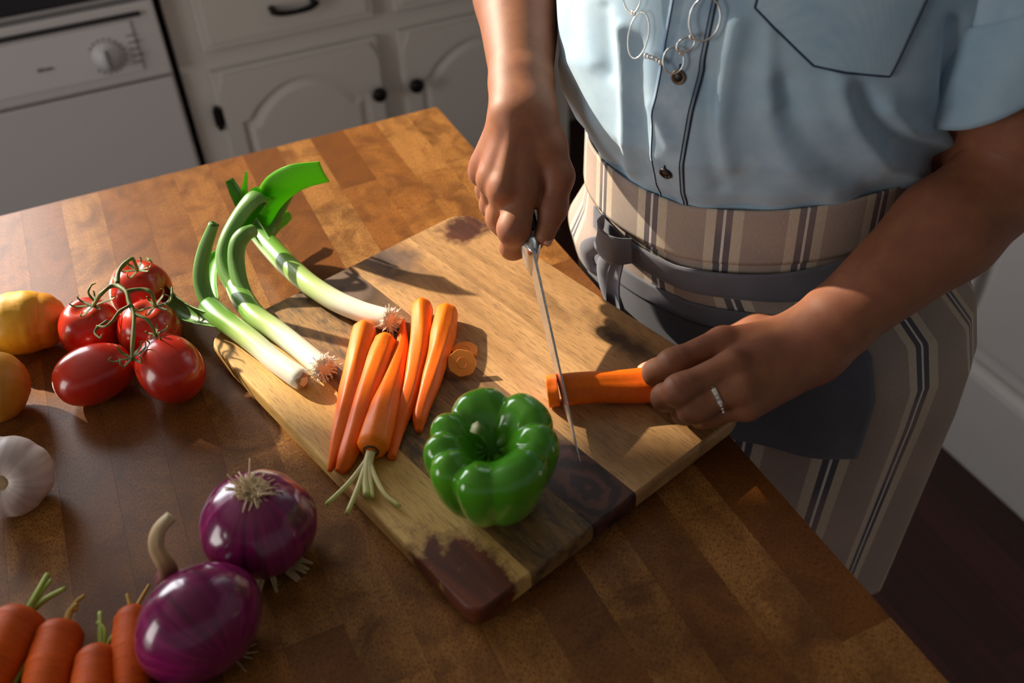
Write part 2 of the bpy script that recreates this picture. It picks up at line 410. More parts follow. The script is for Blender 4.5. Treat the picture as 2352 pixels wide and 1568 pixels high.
# ------------------------------------------------------------------ kitchen run behind the table
FY = 1.90
def arch_door(root, x0, x1, z0, z1, y, hinge_left=True):
    """slab door with a raised frame and a raised centre panel whose top is a cathedral arch"""
    d = MB().box((x0, y, z0), (x1, y+.018, z1), .003).build('door', MAT['white_paint'], root, rel=root.location)
    w = x1-x0; cx = (x0+x1)/2; iw = w/2-.038; zb = z0+.05; zs = z1-.115; zt = z1-.048
    def path(ins):
        a = iw-ins; pts = []
        for x in np.linspace(-a, a, 15): pts.append((cx+x, zb+ins))
        for z in np.linspace(zb+ins, zs-ins, 10)[1:]: pts.append((cx+a, z))
        sh = a*.88; pts.append((cx+sh, zs-ins+.004))
        for t in np.linspace(0, 1, 17)[1:-1]:
            x = sh-2*sh*t; s = math.sin(math.pi*t); pts.append((cx+x, zs-ins+.004+(zt-zs)*(s**.75)))
        pts.append((cx-sh, zs-ins+.004))
        for z in np.linspace(zs-ins, zb+ins, 10)[:-1]: pts.append((cx-a, z))
        return pts
    pi = path(0); cz = (z0+z1)/2; out = []
    for (x, z) in pi:
        dx, dz = x-cx, z-cz; k = min((w/2-.006)/max(abs(dx), 1e-6), ((z1-z0)/2-.006)/max(abs(dz), 1e-6)); out.append((cx+dx*k, cz+dz*k))
    n = len(pi); V = []
    for (pts, yy) in ((out, y), (out, y-.007), (pi, y-.007), (pi, y+.001)): V += [(a, yy, b) for a, b in pts]
    F = [(r*n+i, r*n+(i+1) % n, (r+1)*n+(i+1) % n, (r+1)*n+i) for r in range(3) for i in range(n)]
    mesh('door_frame', local(V, root), F, MAT['white_paint'], d, False)
    p2 = path(.009); p3 = path(.024); V = [(a, y+.001, b) for a, b in p2]+[(a, y-.006, b) for a, b in p3]
    F = [(i, (i+1) % n, n+(i+1) % n, n+i) for i in range(n)]+[tuple(range(n, 2*n))]
    mesh('centre_panel', local(V, root), F, MAT['white_paint'], d, False)
    kx = x1-.02 if hinge_left else x0+.02
    V, F, U = lathe_geo([(.005, 0), (.005, .012), (.013, .017), (.017, .023), (.015, .029), (.006, .032)], 20)
    V = np.stack([V[:, 0], -V[:, 2], V[:, 1]], 1)+np.array([kx, y-.007, z1-.115]); mesh('knob', local(V, root), F, MAT['black_metal'], d)
    hx = x0-.006 if hinge_left else x1+.006
    for hz in (z1-.095, z0+.09):
        m2 = MB(); m2.box((hx-.006, y-.010, hz-.026), (hx+.006, y+.004, hz+.026), .003); m2.box((hx-.009, y-.003, hz-.018), (hx+.014, y+.003, hz+.018), .001)
        m2.build('hinge', MAT['black_metal'], d, rel=root.location)
    return d
def drawer(root, x0, x1, z0, z1, y):
    d = MB().box((x0, y, z0), (x1, y+.018, z1), .004).build('drawer', MAT['white_paint'], root, rel=root.location)
    m2 = MB(); m2.box((x0+.014, y-.004, z0+.014), (x1-.014, y+.002, z1-.014), .002); m2.build('drawer_face', MAT['white_paint'], d, rel=root.location)
    cx = (x0+x1)/2+.012; cz = z0+.062; q = MB()
    for t in (-1, 1):
        q.add(*tube_geo([(cx+t*.042, y-.003, cz), (cx+t*.042, y-.024, cz)], [.007, .006], 10))
    pth = catmull([(cx-.047, y-.022, cz+.002), (cx-.03, y-.028, cz-.004), (cx, y-.03, cz-.006), (cx+.03, y-.028, cz-.004), (cx+.047, y-.022, cz+.002)], 15)
    q.add(*tube_geo(pth, lin([.007, .006, .005, .006, .007], 15), 10)); q.build('pull_handle', MAT['black_metal'], d, True, rel=root.location)
def base_cabinet(x0, x1, doors, label):
    r = empty('base_cabinet', ((x0+x1)/2, FY, 0), label, 'cabinet')
    m = MB(); m.box((x0, FY, .10), (x1, WY-.02, .875), .002); m.box((x0, FY+.06, 0), (x1, WY-.02, .10)); m.build('body', MAT['white_paint'], r, rel=r.location)
    for (a, b, hl) in doors:
        arch_door(r, a, b, .13, .692, FY-.019, hl); drawer(r, a, b, .735, .862, FY-.019)
    return r
base_cabinet(.125, 1.00, [(.178, .532, True), (.578, .93, False)], 'white base cabinet with arched door panels beside the dishwasher')
# dishwasher
r = empty('dishwasher', (-.18, FY, 0), 'white dishwasher with a round timer dial behind the table', 'dishwasher')
x0, x1 = -.485, .112
m = MB(); m.box((x0, FY+.0, .10), (x1, WY-.03, .868), .003); m.box((x0+.02, FY+.05, 0), (x1-.02, WY-.03, .10)); m.build('body', MAT['appliance'], r, rel=r.location)
dp = MB().box((x0+.004, FY-.022, .12), (x1-.004, FY, .706), .005).build('door_panel', MAT['appliance'], r, rel=r.location)
cp = MB().box((x0+.002, FY-.030, .714), (x1-.002, FY, .862), .006).build('control_panel', MAT['appliance'], r, rel=r.location)
m = MB(); m.box((x0+.02, FY-.034, .735), (x1-.052, FY-.029, .832), .002); m.build('control_plate', MAT['appliance_plate'], cp, rel=r.location)
m = MB(); m.box((x0+.004, FY-.038, .838), (x1-.03, FY-.029, .846), .002); m.build('trim_lip', MAT['gap'], cp, rel=r.location)
kc = PY(247, 130, FY-.036)
V, F, U = lathe_geo([(.028, 0), (.028, .003), (.021, .004), (.019, .014), (.017, .018), (.004, .019)], 32)
V = np.stack([V[:, 0], -V[:, 2], V[:, 1]], 1)+kc; kn = mesh('timer_dial', local(V, r), F, MAT['appliance_plate'], cp)
m = MB(); m.box((kc[0]-.0035, kc[1]-.030, kc[2]-.018), (kc[0]+.0035, kc[1]-.016, kc[2]+.018), .001); m.build('dial_grip', MAT['mark_grey'], kn, rel=r.location)
mk = MB()
for a in np.linspace(-.9, 3.9, 16):
    p = kc+np.array([.033*math.sin(a), 0, .033*math.cos(a)]); mk.box((p[0]-.0016, kc[1]-.0005, p[2]-.0016), (p[0]+.0016, kc[1]+.003, p[2]+.0016))
for i in range(5):
    z = kc[2]+.030-.013*i; mk.box((kc[0]+.043, kc[1]-.0005, z-.001), (kc[0]+.043+.016+.006*(i % 2), kc[1]+.003, z+.001))
lg = PY(103, 160, FY-.036); mk.box((lg[0]-.013, lg[1]-.0005, lg[2]-.003), (lg[0]-.002, lg[1]+.003, lg[2]+.003)); mk.box((lg[0]+.001, lg[1]-.0005, lg[2]-.003), (lg[0]+.013, lg[1]+.003, lg[2]+.002))
tag(mk.build('printed_marks', MAT['mark_grey'], cp, rel=r.location), kind='stuff')
m = MB(); m.box((-.70, FY-.035, .880), (1.34, WY-.005, .918), .004)
tag(m.build('countertop', MAT['counter'], None), 'dark navy countertop edge above the dishwasher', 'countertop')
# white cabinet run on the right, behind the person
r = empty('side_cabinet', (1.55, .3, 0), 'white panelled cabinet base with a moulded ledge at the right edge', 'cabinet')
m = MB(); m.box((1.345, -1.6, .0), (2.0, 1.86, .20), .003); m.build('plinth', MAT['white_paint'], r, rel=r.location)
m = MB(); m.box((1.375, -1.6, .20), (2.0, 1.86, .878), .003); m.build('body', MAT['white_paint'], r, rel=r.location)
m = MB(); m.add(*tube_geo([(1.362, -1.6, .212), (1.362, 1.86, .212)], [.017, .017], 12)); m.box((1.345, -1.6, .198), (1.38, 1.86, .21), .003); m.build('ledge_moulding', MAT['white_paint'], r, True, rel=r.location)
for k, (a, b) in enumerate(((.93, 1.55), (.28, .90), (-.37, .25))):
    d = MB().box((1.357, a, .27), (1.376, b, .84), .004).build('door', MAT['white_paint'], r, rel=r.location)
m = MB(); m.box((1.30, -1.6, .880), (2.0, 1.86, .918), .004); tag(m.build('countertop', MAT['counter']), 'dark countertop on the right-hand cabinet behind the person', 'countertop')

# ------------------------------------------------------------------ table: butcher block of staves
XE, YE = .395, 1.144
tr = empty('kitchen_table', (-.1, .45, 0), 'brown butcher-block kitchen table under the vegetables', 'table')
SW = .0455; rows = 27; ry0 = -.35
shared = {}
k = 0
for i in range(rows):
    x1 = XE-i*SW; x0 = x1-SW; y = YE; first = True
    lens = []
    off = rng.uniform(.1, .42)
    while y > ry0:
        L = off if first else rng.choice([.24, .30, .36, .42, .5]); first = False
        yb = max(y-L, ry0)
        key = round(y-yb, 3)
        zt = T-rng.uniform(0, .00012)
        if key not in shared:
            q = MB(); g = .00006; q.box((-SW/2+g, -(y-yb)/2+g, -.038), (SW/2-g, (y-yb)/2-g, 0), .0 if i else .0)
            o = q.build('stave', MAT['stave'], tr); shared[key] = o.data
        else:
            o = bpy.data.objects.new('stave', shared[key]); COL.objects.link(o); o.parent = tr
        o.location = ((x0+x1)/2-tr.location[0], (y+yb)/2-tr.location[1], zt-tr.location[2]); k += 1
        y = yb
xl = XE-rows*SW
m = MB(); m.box((xl+.05, ry0+.05, T-.11), (XE-.03, YE-.04, T-.0385), .002); m.build('apron_rail', MAT['table_body'], tr, rel=tr.location)
for (lx, ly) in ((XE-.08, YE-.09), (XE-.08, ry0+.1), (xl+.1, YE-.09), (xl+.1, ry0+.1)):
    m = MB(); m.box((lx-.035, ly-.035, 0), (lx+.035, ly+.035, T-.1), .004); m.build('leg', MAT['table_body'], tr, rel=tr.location)

# ------------------------------------------------------------------ cutting board of glued strips
BO = np.array([.116, .363, T+.0004]); BW, BL, BT = .325, .417, .0255
BA = math.atan2(.082, .292)
br = empty('cutting_board', BO, 'thick acacia cutting board of striped light and dark wood', 'cutting board'); br.rotation_euler = (0, 0, BA)
def BP(u, v, z=BT):   # board coordinates -> world
    return np.array([BO[0]+u*math.cos(BA)-v*math.sin(BA), BO[1]+u*math.sin(BA)+v*math.cos(BA), BO[2]+z])
RAD = [(0, 0, .014), (0, BL, .022), (BW, 0, .045), (BW, BL, .03)]
def bounds(u, ins):
    lo, hi = ins, BL-ins
    for cx, cy, r in RAD:
        rr = r; ux = u if cx == 0 else BW-u
        if ux < rr:
            a = max(rr-ins, 1e-4); dx = rr-ux; s = math.sqrt(max(a*a-dx*dx, 0)); yy = rr-s
            if cy == 0: lo = max(lo, yy)
            else: hi = min(hi, BL-yy)
    return lo, hi
smats = [mat_strip('acacia_pale_yellow', hexc('d8b06a'), hexc('c89b54'), hexc('9c7038'), .5, patches=[(.010, .012, .075, .15, hexc('4a200e'), 0, .3)]),
         mat_strip('acacia_spalted', hexc('a37c4a'), hexc('7f5e37'), hexc('573b20'), .8, spalt=.75),
         mat_strip('acacia_dark_knot', hexc('8f6a44'), hexc('6d4c2d'), hexc('452b18'), .9, knots_and_blotches=[(.143, .030, .085, .13, hexc('26110b'), 46, .2), (.14, .385, .10, .13, hexc('3b2f28'), 12, .6)], spalt=.35),  # second entry is a grey-dark blotch near the far end
         mat_strip('acacia_tan', hexc('c49a68'), hexc('a67c4c'), hexc('745030'), .7, knots_and_blotches=[(.205, .40, .07, .10, hexc('4a3a30'), 0, .7)]),  # brown-grey blotch close to the far end
         mat_strip('acacia_tan_streaked', hexc('b28858'), hexc('966d3e'), hexc('634426'), .8, knots_and_blotches=[(.299, .385, .06, .05, hexc('3e1d10'), 0, .35), (.292, .13, .03, .14, hexc('3e2a1a'), 0, .8)])]
for s, (u0, u1) in enumerate(((0, .0545), (.0545, .119), (.119, .167), (.167, .245), (.245, BW))):
    V = []; g = .00012; n = 14
    for ins, z in ((.007, 0), (.0015, .006), (0, .009), (0, BT-.004), (.0008, BT-.0012), (.0022, BT)):
        a = max(u0+g, ins) if s else ins; b = min(u1-g, BW-ins) if s < 4 else BW-ins
        tt = np.linspace(0, 1, n); us = a+(b-a)*(tt if 0 < s < 4 else (tt**1.8 if s == 0 else 1-(1-tt)**1.8))
        bd = [bounds(u, ins) for u in us]
        ring = [(u, q[0], z) for u, q in zip(us, bd)]+[(u, q[1], z) for u, q in zip(us[::-1], bd[::-1])]
        V += ring
    m_ = 2*n; F = [(r*m_+i, r*m_+(i+1) % m_, (r+1)*m_+(i+1) % m_, (r+1)*m_+i) for r in range(5) for i in range(m_)]
    for base in (0, 5*m_):
        for i in range(n-1):
            q = (base+i, base+i+1, base+m_-2-i, base+m_-1-i); F.append(q if base else q[::-1])
    o = mesh('wood_strip', V, F, smats[s], br, False)

# ================================================================== VEGETABLES
def basis(axis, spin=0.0):
    a = np.asarray(axis, float); a /= np.linalg.norm(a)
    h = np.array([0, 0, 1.]) if abs(a[2]) < .9 else np.array([0, 1., 0]); x = np.cross(h, a); x /= np.linalg.norm(x); y = np.cross(a, x)
    c, s = math.cos(spin), math.sin(spin)
    return np.stack([x*c+y*s, -x*s+y*c, a], 1)
def place(V, axis, cen, spin=0.0): return np.asarray(V) @ basis(axis, spin).T+np.asarray(cen)
def add_translucent(m, amt, col):
    t = m.node_tree; out = t.nodes['Material Output']; b = t.nodes['Principled BSDF']; tr_ = t.nodes.new('ShaderNodeBsdfTranslucent'); tr_.inputs[0].default_value = (*col, 1)
    mx = t.nodes.new('ShaderNodeMixShader'); mx.inputs[0].default_value = amt; t.links.new(b.outputs[0], mx.inputs[1]); t.links.new(tr_.outputs[0], mx.inputs[2]); t.links.new(mx.outputs[0], out.inputs[0])
    return m
def snoise(k, seed):
    r = np.random.default_rng(seed); f = r.normal(size=(k, 3)); ph = r.uniform(0, 6.28, k)
    return f, ph
def wob(V, scale, seed, k=10):
    f, ph = snoise(k, seed); return np.sin(np.asarray(V)*scale @ f.T+ph).mean(1)

MAT['carrot'] = mat_veg('peeled_carrot', [(0, hexc('f2780c')), (.5, hexc('ec6808')), (1, hexc('e06006'))], .42, (9, 22), .30, hexc('c44c04'), spec=.3, sss=.0, sr=(1, .35, .08), bump=.25)
MAT['carrot_raw'] = mat_veg('unpeeled_carrot', [(0, hexc('b84c10')), (.3, hexc('db5c04')), (1, hexc('d45806'))], .55, (5, 40), .4, hexc('983606'), spec=.25, bump=.5, lat=30)
MAT['carrot_cut'] = M('carrot_cut_face', hexc('f3933a'), .4)
MAT['carrot_core'] = M('carrot_core', hexc('e2741c'), .45)
MAT['stem_pale'] = mat_veg('pale_carrot_stems', [(0, hexc('f0e4b4')), (.6, hexc('e6da9a')), (1, hexc('c4c670'))], .5, (6, 2), .2)
MAT['stem_green'] = mat_veg('green_carrot_stems', [(0, hexc('8f8f3a')), (.5, hexc('8fa63c')), (1, hexc('a3b04a'))], .5, (6, 2), .3)
MAT['stem_yellow'] = mat_veg('yellowed_carrot_stem', [(0, hexc('a9853f')), (.5, hexc('c9a653')), (1, hexc('b48a22'))], .6, (6, 2), .3)

def carrot_geo(pts, radii, n=20, seg=40, facets=7, seed=0, fac=.045, hint=(0, 0, 1)):
    path = catmull(pts, seg); rad = lin(radii, seg); r = np.random.default_rng(seed); ph = r.uniform(0, 6.28, 6)
    def rf(th, t):
        st = 2*np.pi/facets; q = ((th+ph[0]+.35*math.sin(4*t+ph[1])) % st)-st/2
        return 1-.75*(1-math.cos(st/2)/np.cos(q))+fac*.3*np.cos(facets*.5*th)+.03*np.cos(2*th+ph[2])+.02*math.sin(19*t+ph[3])+.016*np.cos(3*th+11*t+ph[4])
    return tube_geo(path, rad, n, rf, hint=hint)
def carrot_px(pts, radii):
    """pts: (px,py) of the carrot centre line; it rests on the board"""
    out = []
    rr = lin(radii, len(pts))
    for (x, y), r in zip(pts, rr): out.append(P(x, y, BT+.0005+r))
    return out
GC = 'peeled carrots in a row on the cutting board'
specs = [  # centre line px from crown to tip, radii
 ([(838, 758), (818, 850), (795, 950), (772, 1040), (757, 1082)], [.0118, .0126, .0118, .0100, .0080, .0050, .0022], 'blunt-topped peeled carrot, leftmost of the row on the cutting board', 6),
 ([(884, 785), (858, 865), (825, 970), (797, 1050), (780, 1084)], [.0108, .0122, .0118, .0108, .0090, .0068, .0042], 'peeled carrot, second from the left in the row on the board', 8),
 ([(856, 1024), (880, 950), (902, 880), (922, 800), (926, 735)], [.0135, .0140, .0128, .0108, .0082, .0055, .0018], 'peeled carrot with pale stem stubs, lying tip-upward in the row', 8),
 ([(970, 705), (966, 790), (945, 890), (915, 980), (899, 1052)], [.0108, .0118, .0110, .0095, .0080, .0060, .0040], 'bent peeled carrot with a square-cut top, fourth from the left', 6),
 ([(1026, 718), (1010, 800), (988, 880), (966, 950), (962, 992)], [.0116, .0124, .0112, .0095, .0075, .0060, .0030], 'curved peeled carrot, rightmost of the row beside the slices', 7)]
for i, (pts, rad, lab, fc) in enumerate(specs):
    pw = carrot_px(pts, rad); root = empty('carrot', (pw[2][0], pw[2][1], T+BT), lab, 'carrot', GC)
    # blunt rounded crown: prepend shrinking rings
    a = np.array(pw); d0 = a[0]-a[1]; d0 /= np.linalg.norm(d0)
    V, F, U = carrot_geo(pw, rad, 36, 46, fc, 10+i)
    n = 36; V = np.array(V); U = list(U)
    # crown bevel
    for k_, (off, sc) in enumerate(((0, 1.0),)):
        pass
    c = V[:n].mean(0); extra = []
    ring1 = c+(V[:n]-c)*.80+d0*.0045; ring2 = c+(V[:n]-c)*.42+d0*.0062
    base = len(V); V = np.vstack([V, ring1, ring2, [c+d0*.0062]]); U += [(.5, 0)]*(2*n+1)
    F = [f for f in F if base-2 not in f]
    for k_ in range(n):
        j = (k_+1) % n
        F += [(j, k_, base+k_, base+j), (base+j, base+k_, base+n+k_, base+n+j), (base+n+j, base+n+k_, base+2*n)]
    mesh('carrot_flesh', local(V, root), F, MAT['carrot'], root, True, U)
    if i == 2:
        cr = pw[0]+d0*.006; q = MB()
        q.add(*torus_geo(cr-d0*.001, *[basis(d0)[:, j] for j in (0, 1)], .0058, .0058, .0018, 16, 6)); q.build('stem_collar', M('dark_stem_ring', hexc('5b3a1c'), .7), root, True, rel=root.location)
        ends = [((846, 1060), (840, 1100), (843, 1140), .0042), ((838, 1062), (800, 1110), (750, 1158), .0024), ((842, 1062), (822, 1120), (797, 1180), .0026), ((850, 1065), (880, 1130), (918, 1163), .0022), ((848, 1070), (852, 1110), (856, 1143), .0024)]
        for (p1, p2, p3, r_) in ends:
            pth = catmull([cr, P(*p1, BT+.010), P(*p2, BT+.0065), P(*p3, BT+.0048)], 16)
            V, F, U = tube_geo(pth, lin([r_, r_*1.0, r_*.85, r_*.8], 16), 8); mesh('stem_stub', local(V, root), F, MAT['stem_pale'], root, True, U)
# two slices
for (c, axis, r_, lab) in (((1068, 806), (.02, .02, 1), .0118, 'carrot slice lying flat behind the leaning slice'), ((1061, 834), (-.25, -.62, .8), .0128, 'round carrot slice leaning forward with its core ring showing')):
    fl = axis[1] > -.5; hh = .0045
    cen = P(c[0], c[1], BT+(.0028 if fl else .0108)); root = empty('carrot_slice', (cen[0], cen[1], T+BT), lab, 'carrot slice')
    V, F, U = lathe_geo([(r_*.97, -hh/2), (r_, -hh/4), (r_, hh/4), (r_*.97, hh/2)], 24, lambda th, t: 1+.035*np.cos(7*th)+.03*np.cos(2*th+1))
    mesh('slice_flesh', local(place(V, axis, cen), root), F, MAT['carrot_cut'], root, False)
    V, F = torus_geo((0, 0, hh/2), (1, 0, 0), (0, 1, 0), r_*.34, r_*.4, .00028, 24, 6); mesh('core_ring', local(place(V, axis, cen), root), F, MAT['carrot_core'], root)
# carrot being cut
ca, cb = P(1257, 900, BT+.0140), P(1620, 872, BT+.0150); cdv = (cb-ca)/np.linalg.norm(cb-ca); clen = np.linalg.norm(cb-ca)
_KT = P(1333, 1060, .036); _KH = P(1222, 560, .112); _ks = np.cross(_KH-_KT, (0, 0, 1)); CUT = float(((_KH-ca) @ _ks)/(cdv @ _ks)/clen)
def cutr(t): return .0136+.0016*math.sin(9*t+2.2)*t+.0012*t
for nm, (t0, t1), lab in (('carrot_end_piece', (0, CUT-.009), 'thick carrot end piece on the far side of the knife blade'), ('carrot', (CUT+.009, 1), 'half-cut carrot held down by the hand beside the knife')):
    ts = np.linspace(t0, t1, 8 if t0 == 0 else 34); pth = np.array([ca+cdv*clen*t+np.array([0, 0, .0018*math.sin(8*t)]) for t in ts])
    V, F, U = tube_geo(pth, [cutr(t) for t in ts], 24, lambda th, t: 1+.04*np.cos(7*th+.6)+.03*np.cos(3*th+4*t)+.05*np.cos(2*th+2.2))
    root = empty(nm, (pth.mean(0)[0], pth.mean(0)[1], T+BT), lab, 'carrot'); mesh('carrot_flesh', local(V, root), F, MAT['carrot'], root, True, U)

# carrots with tops at the near left corner of the table
low = [((48, 1428), (-35, 1585), .0205, 'unpeeled carrot with thick green stalks in the bottom left corner', 'g', [((60, 1412), (85, 1365), (110, 1318), .0042), ((72, 1402), (105, 1375), (150, 1350), .0030), ((62, 1410), (95, 1360), (118, 1330), .0026)]),
       ((138, 1456), (95, 1640), .0172, 'unpeeled carrot with a yellowed stalk, second from the left edge', 'y', [((150, 1440), (160, 1405), (178, 1385), .0036), ((160, 1410), (172, 1385), (195, 1366), .0022), ((165, 1400), (172, 1400), (178, 1395), .0020)]),
       ((224, 1512), (205, 1690), .0158, 'unpeeled carrot with a short pale green stalk, lowest at the bottom edge', 'g', [((232, 1490), (231, 1450), (229, 1405), .0028), ((234, 1492), (240, 1450), (224, 1428), .0024), ((240, 1488), (255, 1465), (270, 1444), .0018)]),
       ((306, 1420), (298, 1640), .0142, 'slim unpeeled carrot with a forked stalk tucked against the red onion', 'y', [((304, 1404), (299, 1388), (292, 1365), .0026), ((307, 1404), (322, 1378), (343, 1342), .0024)]),
       ((-42, 1700), (-110, 1860), .0150, 'unpeeled carrot cropped by the lower edge, long green stalk showing', 'g', [((-10, 1650), (35, 1562), (87, 1481), .0030)]),
       ((12, 1730), (-30, 1890), .0150, 'unpeeled carrot below the frame with one green stalk reaching up', 'g', [((40, 1680), (88, 1595), (143, 1530), .0028), ((38, 1670), (50, 1610), (62, 1552), .0026)])]
for i, (c, e, r_, lab, kind, stems) in enumerate(low):
    p0 = P(*c, r_); p1 = P(*e, r_*.8); d = p1-p0; d[2] = 0; d /= np.linalg.norm(d); pts = [p0, p0+d*.03, p0+d*.06+np.array([.001, 0, -.001]), p0+d*.10-np.array([0, 0, .34*r_]), p0+d*.13-np.array([0, 0, .60*r_])]
    root = empty('carrot', (p0[0], p0[1], T), lab, 'carrot', 'unpeeled carrots at the near corner of the table')
    head = [p0-d*.0085, p0-d*.0075, p0-d*.0045]
    path = catmull([p0]+pts[1:], 30); path = np.vstack([head, path]); rad = np.concatenate([[r_*.30, r_*.55, r_*.82], lin([r_*.97, r_, r_*.86, r_*.62, r_*.35], 30)])
    V, F, U = tube_geo(path, rad, 24, lambda th, t: 1+.02*np.cos(3*th+9*t)+.012*math.sin(70*t)); U = [(u, v) for u, v in U]
    mesh('carrot_flesh', local(V, root), F, MAT['carrot_raw'], root, True, U)
    st = p0-d*.0085
    for (a, b, g, sr_) in stems:
        pth = catmull([st, P(*a, r_*1.05), P(*b, r_*1.25), P(*g, r_*1.35)], 16)
        V, F, U = tube_geo(pth, lin([sr_*1.15, sr_, sr_*.9, sr_*.7], 16), 8, ell=(.75, 1)); mesh('stalk', local(V, root), F, MAT['stem_green' if kind == 'g' else 'stem_yellow'], root, True, U)

# ---- green bell pepper
MAT['pepper'] = M('glossy_green_pepper', hexc('2c7410'), .16); n_ = NT(MAT['pepper']); n_.b.inputs['Coat Weight'].default_value = .5; n_.b.inputs['Coat Roughness'].default_value = .06
g_ = n_.noise(n_.coord('Object'), 22, 3, .5); g2_ = n_.noise(n_.coord('Object'), 9, 2, .5)
n_.base(n_.mix(n_.ramp(g2_, [(.35, (0, 0, 0)), (.7, (1, 1, 1))]), n_.mix(n_.ramp(g_, [(.35, (0, 0, 0)), (.75, (1, 1, 1))]), hexc('338312'), hexc('4f9a1e')), hexc('63ae2a')))
n_.b.inputs['Subsurface Weight'].default_value = .18; n_.b.inputs['Subsurface Radius'].default_value = (.3, 1, .15); n_.b.inputs['Subsurface Scale'].default_value = .008
n_.bump(n_.noise(n_.coord('Object'), 30, 2), .05, .002)
MAT['pepper_stem'] = mat_veg('pepper_stem_green', [(0, hexc('2f6a12')), (.85, hexc('4c8424')), (.95, hexc('9fae6a')), (1, hexc('b5b98a'))], .5, (9, 1), .4)
pc = P(1137, 1146, BT); pc[2] = T+BT+.0006
root = empty('bell_pepper', pc, 'glossy green bell pepper standing on the cutting board', 'bell pepper')
prof = catmull([(.0, .007), (.010, .004), (.022, .0005), (.032, .004), (.0405, .016), (.0475, .034), (.0520, .052), (.0525, .066), (.0480, .077), (.0385, .0825), (.0275, .0795), (.019, .070), (.0125, .061), (.006, .0580), (.0, .0575)], 80)
prof[:, 0] = np.maximum(prof[:, 0], 1e-4)
# direction towards the camera is angle A0; grooves given as angles from it (left positive seen from the camera)
A0 = math.atan2(-pc[1], -pc[0])
gro = [(-.66, .13, 1.1), (-.02, .20, .45), (1.05, .16, .75), (1.70, .13, .8), (2.75, .18, .9), (-2.35, .18, .9), (-1.72, .13, .8), (-1.2, .11, .7)]
def prf(th, t):
    th = th-A0; s = np.ones_like(th)
    dep = np.interp(t, [0, .12, .3, .55, .68, .80, .9, 1], [.10, .26, .16, .14, .22, .34, .30, .1])
    for a, w, k_ in gro:
        d = (th-a+np.pi) % (2*np.pi)-np.pi; s = s-dep*k_*np.exp(-(np.abs(d)/w)**1.5)
    s = s+.05*np.cos(th-.2)*np.interp(t, [0, .5, 1], [0, 1, 0])+.03*np.cos(2*th+1)
    return s
def pzf(th, t, z):
    th = th-A0; dz = np.zeros_like(th)
    k1 = np.interp(t, [0, .5, .68, .8, .92, 1], [0, 0, .9, 1, .5, 0])
    for a, w, k_ in gro:
        d = (th-a+np.pi) % (2*np.pi)-np.pi; dz = dz-.011*k_*k1*np.exp(-(np.abs(d)/(w*1.1))**1.6)
    kb = np.interp(t, [0, .1, .3], [0, 1, 0])
    return z+dz+kb*.004*np.cos(5*th+1)*.5+k1*.004*np.cos(th-2.6)
V, F, U = lathe_geo(prof, 220, prf, pzf); V[:, 2] -= V[:, 2].min()
mesh('pepper_flesh', V, F, MAT['pepper'], root, True, U)
V, F, U = tube_geo(catmull([(0, 0, .055), (-.001, .001, .065), (-.004, .003, .076), (-.010, .005, .083)], 14), lin([.0075, .0042, .0038, .0046], 14), 16, lambda th, t: 1+.14*np.cos(5*th)); mesh('stem', V, F, MAT['pepper_stem'], root, True, U)

# ---- red onions
def mat_onion():
    m = M('red_onion_skin', hexc('6d1348'), .20); n = NT(m); x = n.sep(n.coord('UV'))
    s = n.noise(n.coord('UV', (46, 1.0, 1)), 1, 5, .65, .15); big = n.noise(n.coord('UV', (7, 1.2, 1)), 1, 2)
    c = n.mix(n.ramp(s, [(.34, (0, 0, 0)), (.66, (1, 1, 1))]), hexc('5a0d40'), hexc('9c1f6c'))
    c = n.mix(n.math('MULTIPLY', n.ramp(big, [(.4, (0, 0, 0)), (.75, (1, 1, 1))]), .5), c, hexc('560d30'))
    c = n.mix(n.ramp(x[1], [(0, (0, 0, 0)), (.06, (.0,)*3), (.9, (.0,)*3), (.965, (1, 1, 1))]), c, hexc('c9a4a4'))
    n.base(c); n.bump(s, .22, .0006); n.b.inputs['Coat Weight'].default_value = .6; n.b.inputs['Coat Roughness'].default_value = .12
    n.b.inputs['Subsurface Weight'].default_value = .15; n.b.inputs['Subsurface Radius'].default_value = (1, .1, .4); n.b.inputs['Subsurface Scale'].default_value = .006
    return m
MAT['onion'] = mat_onion()
MAT['onion_root'] = M('dry_onion_roots', hexc('dcc6a0'), .8); MAT['leek_root'] = M('pale_leek_roots', hexc('f4efe0'), .8); MAT['onion_neck'] = mat_veg('dry_onion_neck', [(0, hexc('5a1a34')), (.28, hexc('6a2a3c')), (.5, hexc('b08a5e')), (1, hexc('d8c39c'))], .65, (10, 1.5), .4)
MAT['papery'] = M('papery_skin', hexc('a98f6a'), .8)
def onion_prof(R, zs):
    return [(R*r, R*z*zs) for r, z in catmull([(.02, -1.0), (.16, -.985), (.42, -.90), (.70, -.70), (.92, -.36), (1.0, 0), (.93, .35), (.72, .69), (.46, .88), (.22, .955), (.12, .955)], 46)]
def roots_geo(origin, axis, R, n, lmin, lmax, seed, spread=1.0, r0=.0009):
    r = np.random.default_rng(seed); Bx = basis(axis); q = MB()
    for i in range(n):
        a = r.uniform(0, 6.28); rr = R*math.sqrt(r.uniform(0, 1)); d = np.array([math.cos(a), math.sin(a), 0])*(.35+spread*rr/R)+np.array([0, 0, r.uniform(.25, 1.0)])
        L = r.uniform(lmin, lmax); p0 = np.array([math.cos(a)*rr, math.sin(a)*rr, -.002]); d /= np.linalg.norm(d); side = r.normal(size=3)*.45
        pts = [p0, p0+d*L*.5+side*L*.12, p0+d*L+side*L*.45-np.array([0, 0, .12*L])]
        V, F, U = tube_geo(catmull(pts, 6), lin([r0, r0*.9, r0*.6], 6), 5); q.add(np.asarray(V) @ Bx.T+origin, F, U)
    return q
o1c = P(594, 1203, .0405); R1 = .0445
